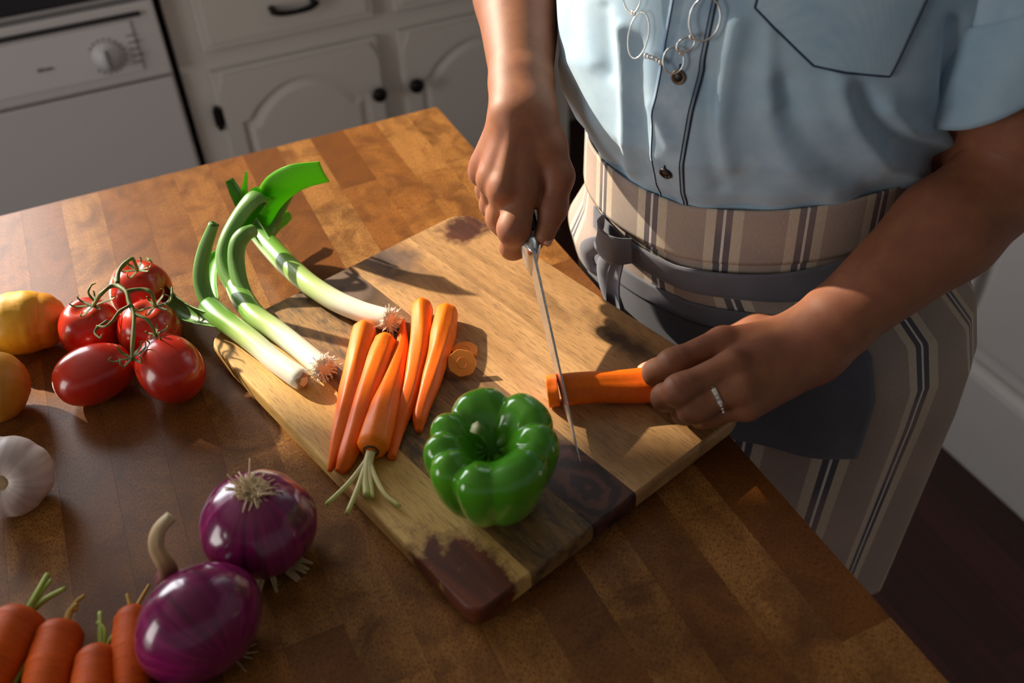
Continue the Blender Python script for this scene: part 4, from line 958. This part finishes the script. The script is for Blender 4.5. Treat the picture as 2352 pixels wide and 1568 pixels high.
head = [(B3(-.01, 0, .74), B3(-.015, 0, .705), .088, .080), (B3(.035, 0, .66), B3(.02, 0, .70), .048, .060), (B3(.087, 0, .715), B3(.098, 0, .695), .010, .014), (B3(.085, -.012, .655), B3(.085, .012, .655), .010, .010), (B3(-.012, .083, .70), B3(-.014, .085, .72), .014, .016), (B3(-.012, -.083, .70), B3(-.014, -.085, .72), .014, .016), (B3(.076, -.035, .735), B3(.076, .035, .735), .016, .016)]
sdfB = make_sdf([(legs, .03), (body, .05), (head, .02)], [], .03)
vB = surf_nets(sdfB, (.30, .36, .0), (.88, 1.05, T+.86), .009)
V, F = sdf_mesh_data([vL, vR, vB]); mesh('body', V-PR, F, MAT['skin'], person)
# fingernails
def nail(tip, prev, up, r=.0055):
    d = tip-prev; d /= np.linalg.norm(d); u = np.asarray(up, float); u = u-d*(u @ d); u /= np.linalg.norm(u); s = np.cross(d, u); V = []; F = []; n = 9
    for i in range(n):
        for j in range(n):
            a, b = -1+2*i/(n-1), -1+2*j/(n-1); V.append(tip+d*(a*r*1.15+.002)+s*b*r*(1-.12*max(a, 0)**2)+u*(.0083-.0042*b*b-.0016*max(a, -.2)**2))
    F = [(i*n+j, (i+1)*n+j, (i+1)*n+j+1, i*n+j+1) for i in range(n-1) for j in range(n-1)]
    o = mesh('fingernail', np.array(V)-PR, F, MAT['nail'], person); o.modifiers.new('t', 'SOLIDIFY').thickness = .0008
nail(RH['tt'], RH['t3'], (.75, -.25, .35)); nail(LH['it'], LH['id'], (-1, .3, .2), .0048); nail(LH['tt'], LH['t3'], (-.2, 1, .6))
# ring
d = LH['rp']-LH['rm']; d /= np.linalg.norm(d); rc = LH['rm']+(LH['rp']-LH['rm'])*.52; u = np.cross(d, (0, 0, 1.)); u /= np.linalg.norm(u); v = np.cross(d, u)
MAT['silver'] = M('polished_silver', hexc('d8d6d2'), .15, Metallic=1.0); MAT['gem'] = M('clear_stone', hexc('f4f2ee'), .05, Specular_IOR_Level=1.0)
rr_root = empty('ring', (rc[0], rc[1], rc[2]), 'silver eternity ring with small stones on the hand holding the carrot', 'ring')
q = MB()
for i in range(48):
    pass
V = []; n = 48; sec = [(-.0018, 0), (-.0018, .0011), (.0018, .0011), (.0018, 0)]
for i in range(n):
    a = 2*math.pi*i/n; e = u*math.cos(a)+v*math.sin(a)
    for (x, y) in sec: V.append(e*(.0116+y)+d*x)
F = [(i*4+j, i*4+(j+1) % 4, ((i+1) % n)*4+(j+1) % 4, ((i+1) % n)*4+j) for i in range(n) for j in range(4)]
mesh('band', V, F, MAT['silver'], rr_root, False)
for i in range(22):
    a = 2*math.pi*i/22; e = u*math.cos(a)+v*math.sin(a); w_ = np.cross(d, e); c = e*.0128
    V = [c+w_*.0012, c+d*.0012, c-w_*.0012, c-d*.0012, c+e*.0008]; mesh('stone', V, [(0, 1, 4), (1, 2, 4), (2, 3, 4), (3, 0, 4), (3, 2, 1, 0)], MAT['gem'], rr_root, False)

# --- shirt
ZS = np.array([.07, .10, .135, .150, .165, .20, .25, .30, .35, .42, .47, .51, .545, .575, .60])
AS = np.array([.160, .163, .165, .168, .175, .187, .198, .205, .208, .205, .190, .150, .105, .075, .070])
BS = np.array([.146, .148, .150, .153, .162, .174, .176, .169, .160, .142, .120, .100, .082, .072, .070])
def ellip(phi, z, A, Bv, cx=0, cy=0):
    c, s = np.cos(phi), np.sin(phi); e = 1.0
    f = np.sign(c)*np.abs(c)**e*Bv; l = np.sign(s)*np.abs(s)**e*A
    return np.stack([PC[0]+cx+FW[0]*f+LF[0]*l, PC[1]+cy+FW[1]*f+LF[1]*l, T+z+0*phi], -1)
# fold ridges (pixel polylines on the cloth, width px, height m) give the drape its real relief
RID = [([(1800, 200), (1830, 275), (1890, 350), (1980, 415)], 34, -.0055), ([(1760, 180), (1775, 300), (1830, 400), (1900, 440)], 30, .0045), ([(1975, 215), (2010, 275), (2070, 330), (2150, 360)], 30, -.0065),
       ([(1930, 190), (1960, 280), (2030, 370), (2140, 410)], 26, .0065), ([(2040, 250), (2110, 310), (2200, 330)], 26, .0070), ([(2200, 60), (2195, 200), (2205, 300)], 22, -.010), ([(1690, 60), (1665, 190), (1650, 300), (1665, 380)], 26, .0060),
       ([(1620, 170), (1630, 300), (1650, 430)], 22, -.0045), ([(1765, 80), (1768, 160), (1775, 240)], 20, .0035), ([(1430, 60), (1437, 200), (1440, 330), (1450, 420)], 12, .0050), ([(1465, 100), (1470, 250), (1480, 400)], 24, -.0055),
       ([(1340, 0), (1345, 80), (1360, 140)], 22, .0035), ([(1390, 20), (1395, 110), (1400, 170)], 18, -.0035), ([(1310, 150), (1330, 230), (1400, 320)], 30, .0045), ([(1500, 240), (1520, 270), (1545, 330)], 14, .003)]
def seg_dist(p, poly):
    p = p.astype(np.float32); best = np.full(p.shape[:-1], 1e9, np.float32); poly = catmull([(a, b, 0) for a, b in poly], 10)[:, :2].astype(np.float32)
    for a, b in zip(poly[:-1], poly[1:]):
        ab = b-a; t = np.clip(((p-a) @ ab)/(ab @ ab), 0, 1); best = np.minimum(best, np.linalg.norm(p-a-t[..., None]*ab, axis=-1))
    return best
def shirt_pt(phi, z, off=0.0):
    phi = np.asarray(phi, float); z = np.asarray(z, float)
    zr_ = z-.020*np.clip((np.sin(phi)-.05)/.8, 0, 1)*np.interp(z, [.2, .32], [1, 0])
    A = np.interp(zr_, ZS, AS); Bv = np.interp(zr_, ZS, BS)
    A = A+.022*np.exp(-((z-.185)/.04)**2)*np.exp(-((phi-1.75)/.42)**2)
    p = ellip(phi, z, A, Bv)
    nr = np.stack([FW[0]*np.cos(phi)/1+LF[0]*np.sin(phi), FW[1]*np.cos(phi)+LF[1]*np.sin(phi), 0*phi], -1)
    vis = np.clip((np.cos(phi-math.radians(23))+.25)/.5, 0, 1); pxl = PROJ(p); dsp = np.zeros(phi.shape)
    for poly, w, h in RID: dsp = dsp+h*np.exp(-(seg_dist(pxl, poly)/w)**2)
    dsp = dsp*vis*np.interp(z, [.14, .165, .4, .5], [0, 1, 1, 0])
    dsp = dsp+.0035*np.sin(7*phi+9*z)*np.interp(z, [.14, .2, .45, .5], [0, 1, .7, 0])+.0022*np.sin(17*phi-14*z+1)*np.interp(z, [.135, .15, .22, .3], [.6, 1, .4, 0])
    return p+nr*(dsp+off)[..., None]
MAT['denim'] = mat_cloth('pale_blue_denim', hexc('94b0c7'), hexc('adc4d4'))
MAT['denim_worn'] = mat_cloth('worn_denim_placket', hexc('82a0bc'), hexc('bccedb'))
MAT['stitch'] = M('navy_stitching', hexc('26344f'), .8)
MAT['cuff'] = mat_cloth('denim_cuff', hexc('8facc4'), hexc('a2bccd'))
def grid_mesh(name, fn, ph, zz, mat, parent, wrap=False, thick=0.0, uvs=.19):
    A, Z = np.meshgrid(ph, zz); V = fn(A, Z).reshape(-1, 3); n = len(ph); F = []
    for i in range(len(zz)-1):
        for j in range(n if wrap else n-1): a = i*n+j; b = i*n+(j+1) % n; F.append((a, b, b+n, a+n))
    uv = np.stack([A.ravel()*uvs, Z.ravel()], 1)
    o = mesh(name, V-PR, F, mat, parent, True, uv)
    if thick: md = o.modifiers.new('thick', 'SOLIDIFY'); md.thickness = thick; md.offset = -1
    return o
phs = np.linspace(-np.pi, np.pi, 380, endpoint=False)
shirt = grid_mesh('shirt', shirt_pt, phs, np.linspace(.075, .60, 240), MAT['denim'], person, True, .0012)
shirt['label'] = 'pale blue denim short-sleeved shirt'
_cache = {}
def on_surf(fn, x, y, pr, zr, n=360):
    key = (fn.__name__, pr, zr)
    if key not in _cache:
        A, Z = np.meshgrid(np.linspace(*pr, n), np.linspace(*zr, n)); _cache[key] = (A, Z, PROJ(fn(A, Z)))
    A, Z, pj = _cache[key]; d = np.linalg.norm(pj-np.array([x, y]), axis=-1)
    d = d+1e3*(np.cos(A-math.radians(23)) < -.1); i = np.unravel_index(d.argmin(), d.shape); return A[i], Z[i]
def sh_at(x, y): return on_surf(shirt_pt, x, y, (-1.4, 1.9), (.10, .42))
def sh_frame(a, z):
    e = .012; p = shirt_pt(np.array([a]), np.array([z]))[0]; pu = shirt_pt(np.array([a+e*4]), np.array([z]))[0]-p; pv = shirt_pt(np.array([a]), np.array([z+e]))[0]-p
    pu /= np.linalg.norm(pu); n = np.cross(pu, pv); n /= np.linalg.norm(n); return p, pu, np.cross(n, pu), n
def line_on(fn, pts, off, r, name, mat, parent, n=60):
    ap = catmull([(a, z, 0) for a, z in pts], n)
    V, F, U = tube_geo(fn(ap[:, 0], ap[:, 1], off), r, 6); return mesh(name, V-PR, F, mat, parent)
# placket, buttons
pl_top, pl_bot = sh_at(1545, 4), sh_at(1497, 440)
b1 = sh_at(1553, 172); b2 = sh_at(1527, 390)
zz = np.linspace(.135, .56, 110); pc_phi = np.interp(zz, [.10, b2[1], b1[1], .6], [b2[0]-.006, b2[0]+.012, b1[0]+.012, b1[0]+.03]); hw = .085
Vp = []; n = 13
for z, c in zip(zz, pc_phi): Vp.append(shirt_pt(c+np.linspace(-hw, hw, n), np.full(n, z), .0022))
Vp = np.array(Vp).reshape(-1, 3); F = [(i*n+j, i*n+j+1, (i+1)*n+j+1, (i+1)*n+j) for i in range(len(zz)-1) for j in range(n-1)]
o = mesh('placket', Vp-PR, F, MAT['denim_worn'], shirt, True, np.stack([np.tile(np.linspace(0, .034, n), len(zz)), np.repeat(zz, n)], 1)); md = o.modifiers.new('t', 'SOLIDIFY'); md.thickness = .002; md.offset = -1
for s in (-1, 1): line_on(shirt_pt, [(c+s*(hw-.012), z) for z, c in zip(zz[::6], pc_phi[::6])], .0026, .0005, 'placket_seam', MAT['stitch'], shirt, 120)
line_on(shirt_pt, [(c+hw+.002, z) for z, c in zip(zz[::6], pc_phi[::6])], .0004, .0006, 'placket_edge', MAT['stitch'], shirt, 120)
MAT['button'] = M('dark_metal_button', hexc('3a3230'), .35, Metallic=.6); MAT['button_in'] = M('button_centre', hexc('17161a'), .4)
for (a, z), metal in ((b1, hexc('6b5a48')), (b2, hexc('2a2526')), ((b1[0]+.006, b1[1]+.088), hexc('6b5a48')), ((b1[0]+.01, b1[1]+.17), hexc('6b5a48'))):
    p, u, v, nn = sh_frame(a+.012, z); Bx = np.stack([u, v, nn], 1); mt = M('button_rim', metal, .35, Metallic=.5)
    V, F, U = lathe_geo([(.0058, .002), (.0062, .0032), (.0056, .0044), (.0044, .0042), (.0038, .0032), (.0005, .0030)], 28); bo = mesh('button', V @ Bx.T+p-PR, F, mt, shirt)
    V, F, U = lathe_geo([(.0036, .0031), (.0034, .0034), (.0006, .0034)], 18); mesh('button_centre', V @ Bx.T+p-PR, F, MAT['button_in'], bo)
    m_ = MB(); V, F, U = tube_geo([(0, .004, .003), (0, .0105, .0028)], [.0009, .0007], 6); mesh('buttonhole', V @ Bx.T+p-PR, F, MAT['stitch'], shirt)
# chest pocket
pk = [sh_at(1733, 14), sh_at(1868, 150), sh_at(2042, 173)]; pL, pM, pR_ = pk
tL = (pL[0]+.03, .47); tR = (pR_[0]+.16, .47)
poly = [tL, pL, pM, pR_, tR]
zr = np.linspace(pR_[1] if pR_[1] < pM[1] else pM[1], .47, 70); Vp = []; n = 40
def xat(edges, z):
    for (a, b) in edges:
        lo, hi = sorted((a[1], b[1]))
        if lo-1e-6 <= z <= hi+1e-6 and hi > lo: return a[0]+(b[0]-a[0])*(z-a[1])/(b[1]-a[1])
    return None
low_ = min((pM, pR_), key=lambda q: q[1])
for z in zr:
    l = xat([(tL, pL), (pL, pM), (pM, pR_)] if low_ is pR_ else [(tL, pL), (pL, pM)], z); r = xat([(pR_, tR)] if low_ is pR_ else [(pM, pR_), (pR_, tR)], z)
    if l is None: l = low_[0]
    if r is None: r = low_[0]
    Vp.append(shirt_pt(np.linspace(l, r, n), np.full(n, z), .0020))
Vp = np.array(Vp).reshape(-1, 3); F = [(i*n+j, i*n+j+1, (i+1)*n+j+1, (i+1)*n+j) for i in range(len(zr)-1) for j in range(n-1)]
o = mesh('chest_pocket', Vp-PR, F, MAT['denim'], shirt, True, Vp[:, :2]); md = o.modifiers.new('t', 'SOLIDIFY'); md.thickness = .0016; md.offset = -1
for a, b in zip(poly[:-1], poly[1:]): line_on(shirt_pt, [a, ((a[0]+b[0])/2, (a[1]+b[1])/2), b], .0018, .0010, 'pocket_stitch', MAT['stitch'], o, 30)
# sleeves
def sleeve(S, E, t_end, r0, r1, name, seed, tilt=0.0):
    d = E-S; n = 60; t, U, B = frames(np.array([S+d*x for x in np.linspace(-.12, t_end, 40)]), (FW[0], FW[1], 0)); ts = np.linspace(-.12, t_end, 40); th = np.linspace(0, 2*np.pi, n, endpoint=False); V = []
    il = -RM[:, 0]; th0 = math.atan2(il @ B[-1], il @ U[-1]); tl = tilt*np.cos(th-th0)
    for i, x in enumerate(ts):
        r = np.interp(x, [-.12, .1, t_end], [r0, r0, r1])*(1+.05*np.sin(3*th+6*x+seed)+.03*np.sin(7*th-9*x)); V.append(S+d*(x+tl*np.clip((x+.12)/(t_end+.12), 0, 1.1))[:, None]+(np.cos(th)*r)[:, None]*U[i]+(np.sin(th)*r)[:, None]*B[i])
    V = np.vstack(V); F = [(i*n+j, i*n+(j+1) % n, (i+1)*n+(j+1) % n, (i+1)*n+j) for i in range(39) for j in range(n)]
    o = mesh(name, V-PR, F, MAT['denim'], shirt, True, np.stack([np.tile(np.linspace(0, .4, n), 40), np.repeat(ts*.3, n)], 1)); md = o.modifiers.new('t', 'SOLIDIFY'); md.thickness = .0015; md.offset = -1
    V = []; m2 = 8; prof = [(t_end-.20, .0015), (t_end-.19, .0045), (t_end-.1, .0050), (t_end-.01, .0050), (t_end+.005, .0035), (t_end+.005, -.001), (t_end-.02, -.004), (t_end-.10, -.004)]
    for x, of in prof:
        r = np.interp(x, [-.12, .1, t_end], [r0, r0, r1])*(1+.05*np.sin(3*th+6*x+seed)+.03*np.sin(7*th-9*x))+of; V.append(S+d*(x+tl*np.clip((x+.12)/(t_end+.12), 0, 1.1))[:, None]+(np.cos(th)*r)[:, None]*U[-1]+(np.sin(th)*r)[:, None]*B[-1])
    V = np.vstack(V); F = [(i*n+j, i*n+(j+1) % n, (i+1)*n+(j+1) % n, (i+1)*n+j) for i in range(m2-1) for j in range(n)]
    mesh('sleeve_cuff', V-PR, F, MAT['cuff'], o, True, np.stack([np.tile(np.linspace(0, .4, n), m2), np.repeat(np.linspace(0, .05, m2), n)], 1))
sleeve(S_L+np.array([.0, .0, .03]), E_L, .64, .085, .076, 'sleeve', .4, .20)
sleeve(S_R+np.array([0, 0, .03]), E_R, .70, .080, .075, 'sleeve', 2.0)
# shirt collar
V, F, U = tube_geo([B3(-.02, 0, .565), B3(-.012, 0, .60)], [.074, .066], 40, cap=False); o = mesh('collar', V-PR, F, MAT['cuff'], shirt); o.modifiers.new('t', 'SOLIDIFY').thickness = .003

# --- apron
def rise(phi):   # the waist sits a little higher on the person's left
    return .020*np.clip((np.sin(phi)-.05)/.8, 0, 1)
def lerp_ring(z):
    A = np.interp(z, [-.46, -.30, -.1, 0, .045, .075, .152], [.214, .220, .228, .227, .190, .171, .168]); Bv = np.interp(z, [-.46, -.3, -.1, 0, .045, .075, .152], [.168, .162, .152, .148, .147, .150, .153])
    k = np.interp(z, [-.05, .075], [1, 0]); return A, Bv, k*.026, k*-.024
def apron_pt(phi, z, off=0.0):
    phi = np.asarray(phi, float); z = np.asarray(z, float); A, Bv, cx, cy = lerp_ring(z); p = ellip(phi, z+rise(phi)*np.interp(z, [-.25, .06], [0, 1]), A, Bv)
    p[..., 0] += cx; p[..., 1] += cy
    nr = np.stack([FW[0]*np.cos(phi)+LF[0]*np.sin(phi), FW[1]*np.cos(phi)+LF[1]*np.sin(phi), 0*phi], -1)
    w = np.interp(z, [-.46, -.1, .05, .09], [1, .6, .25, 0]); dsp = w*(.006*np.sin(9*phi+1.2)+.004*np.sin(15*phi+4*z))*np.clip(1.2-np.cos(phi+.5), .15, 1)
    return p+nr*(dsp+off)[..., None]
MAT['striped'] = mat_stripes(); MAT['slate'] = mat_cloth('slate_grey_linen', hexc('5b5d68'), hexc('666873'), bump=.25)
phA = np.linspace(-2.6, 2.6, 320)
apron = grid_mesh('apron', apron_pt, phA, np.linspace(-.41, .095, 130), MAT['striped'], person, False, .0012, .19); apron['label'] = 'taupe and grey striped linen half apron'
band = lambda a, z: apron_pt(a, z, .0035); grid_mesh('waistband', band, np.linspace(-np.pi, np.pi, 340, endpoint=False), np.linspace(.088, .147, 14), MAT['striped'], apron, True, .002, .19)
# waist tie: strap dipping at the front
def strap(a, t):
    zc = .073+.008*np.cos(a*1.6+2.6)+.010*(1-np.cos(a-.2)); return apron_pt(a, zc+t, .007)
A, Z = np.meshgrid(np.linspace(-.62, 2.4, 150), np.linspace(-.014, .014, 8)); V = strap(A, Z).reshape(-1, 3); n = 150
F = [(i*n+j, i*n+j+1, (i+1)*n+j+1, (i+1)*n+j) for i in range(7) for j in range(n-1)]; o = mesh('waist_tie', V-PR, F, MAT['slate'], apron, True, np.stack([A.ravel()*.19, Z.ravel()], 1)); md = o.modifiers.new('t', 'SOLIDIFY'); md.thickness = .002
# pocket panel
ap_at = lambda x, y: on_surf(apron_pt, x, y, (-1.2, 2.0), (-.44, .09))
q1, q2, q3, q4 = ap_at(1478, 655), ap_at(1985, 660), ap_at(1975, 1020), ap_at(1700, 1008)
za = np.linspace(min(q3[1], q4[1]), max(q1[1], .035), 60); Vp = []; n = 60
pa0, pa1 = -.66, q3[0]
V = apron_pt(*np.meshgrid(np.linspace(pa0, pa1, n), za), .0035).reshape(-1, 3); F = [(i*n+j, i*n+j+1, (i+1)*n+j+1, (i+1)*n+j) for i in range(59) for j in range(n-1)]
AA, ZZ = np.meshgrid(np.linspace(pa0, pa1, n)*.19, za); o = mesh('pocket_panel', V-PR, F, MAT['slate'], apron, True, np.stack([AA.ravel(), ZZ.ravel()], 1)); md = o.modifiers.new('t', 'SOLIDIFY'); md.thickness = .002
line_on(apron_pt, [(pa0, za[-1]-.022), ((pa0+pa1)/2, za[-1]-.022), (pa1, za[-1]-.022)], .0042, .0006, 'pocket_seam', MAT['gap'], o)
# knot and hanging tie ends
def A3(x, y, off):
    a, z = on_surf(apron_pt, x, y, (-1.6, .6), (-.2, .15)); return apron_pt(np.array([a]), np.array([z]), off)[0]
def rib(pts, ws, curl, name, hint=(-.7, -.6, .3), th=.0018):
    pth = catmull(pts, 12+8*len(pts)); V, F, U = ribbon_geo(pth, lin(ws, len(pth)), th, hint, curl, 13); return mesh(name, V-PR, F, MAT['slate'], apron, True, np.asarray(U)*.06)
K0 = A3(1442, 542, .020); kr = A3(1490, 542, .012)-A3(1395, 542, .012); kr[2] = 0; kr /= np.linalg.norm(kr); ko = np.cross(kr, (0, 0, 1.)); ko = ko if ko @ np.array([-1, -1, 0]) > 0 else -ko
def K3(r, z, o): return K0+kr*r+ko*o+np.array([0, 0, z])
rib([K3(-.027, .003, -.010), K3(-.020, .002, .002), K3(-.004, .0, .006), K3(.012, .001, .004), K3(.022, .002, -.008)], [.027, .029, .031, .031, .027], .22, 'tie_knot', tuple(ko))
rib([K3(-.004, -.010, -.004), K3(-.010, -.030, .004), K3(-.006, -.055, .004), K3(.006, -.085, .0), K3(.016, -.125, -.002), K3(.020, -.16, -.002)], [.020, .026, .030, .030, .030, .030], [-.95]*60, 'tie_end', tuple(ko))
rib([K3(.010, -.010, -.006), K3(.010, -.040, .0), K3(.016, -.075, .0), K3(.026, -.115, -.004), K3(.032, -.16, -.006)], [.016, .022, .026, .027, .027], [.8]*52, 'tie_end', tuple(ko))
rib([K3(-.008, -.010, -.006), K3(-.024, -.016, .004), K3(-.036, -.030, .006), K3(-.032, -.046, .004), K3(-.018, -.052, -.002)], [.016, .020, .022, .020, .015], [-.7]*52, 'tie_loop', tuple(ko))
# trousers
MAT['trouser'] = M('dark_trousers', hexc('23242b'), .85)
for s in (-1, 1):
    V, F, U = tube_geo(catmull([B3(-.03, s*.085, .0), B3(-.02, s*.095, -.42), B3(-.045, s*.095, -.855)], 24), lin([.098, .08, .062], 24), 24, cap=False); o = mesh('trouser_leg', V-PR, F, MAT['trouser'], person); o.modifiers.new('t', 'SOLIDIFY').thickness = .002
# hair
vH = surf_nets(make_sdf([([(B3(-.035, 0, .755), B3(-.045, 0, .70), .092, .085), (B3(-.07, 0, .66), B3(-.06, 0, .60), .06, .045)], .03)], []), B3(0, 0, .5)-.2, B3(0, 0, .9)+.2, .007); mesh('hair', vH[0]-PR, vH[1], M('black_hair', hexc('17120f'), .6), person)

# --- necklace of linked silver hoops resting on the shirt
nroot_p = shirt_pt(np.array([b1[0]]), np.array([b1[1]+.03]))[0]
neck = empty('necklace', nroot_p, 'silver necklace of open oval hoops hanging over the shirt buttons', 'necklace')
def hoop(x, y, wpx, hpx, rot, off=.008, r=.0007, name='hoop'):
    a, z = sh_at(x, max(y, -60)); p, u, v, nn = sh_frame(a, z); c = p+nn*off; k_ = np.linalg.norm(c-np.array([0, 0, T+H]))/FPX
    # hoop plane faces the camera about as the cloth does
    toc = np.array([0, 0, T+H])-c; toc /= np.linalg.norm(toc); nn2 = nn*.6+toc*.4; nn2 /= np.linalg.norm(nn2)
    ri = RM[:, 0]-nn2*(RM[:, 0] @ nn2); ri /= np.linalg.norm(ri); up = np.cross(nn2, ri)
    uu = ri*math.cos(rot)+up*math.sin(rot); vv = np.cross(nn2, uu)
    V, F = torus_geo(c, uu, vv, wpx*k_, hpx*k_, r, 44, 8); mesh(name, V-nroot_p, F, MAT['silver'], neck); return c
hoop(1466, -22, 22, 44, .05); hoop(1482, 76, 23, 49, -.16 + math.pi); hoop(1553, 133, 23, 28, 0); hoop(1585, 98, 14, 21, -1.0); hoop(1627, 40, 33, 45, -.12)
for (x, y) in ((1470, 26), (1499, 124), (1529, 137), (1572, 115), (1597, 80)): hoop(x, y, 4, 4, 0, .008, .0009, 'jump_ring')
for i in range(3): hoop(1506+9*i, 127+3.5*i, 6, 3.2, -.3, .008, .0007, 'chain_link')
hoop(1640, -70, 26, 44, .1)
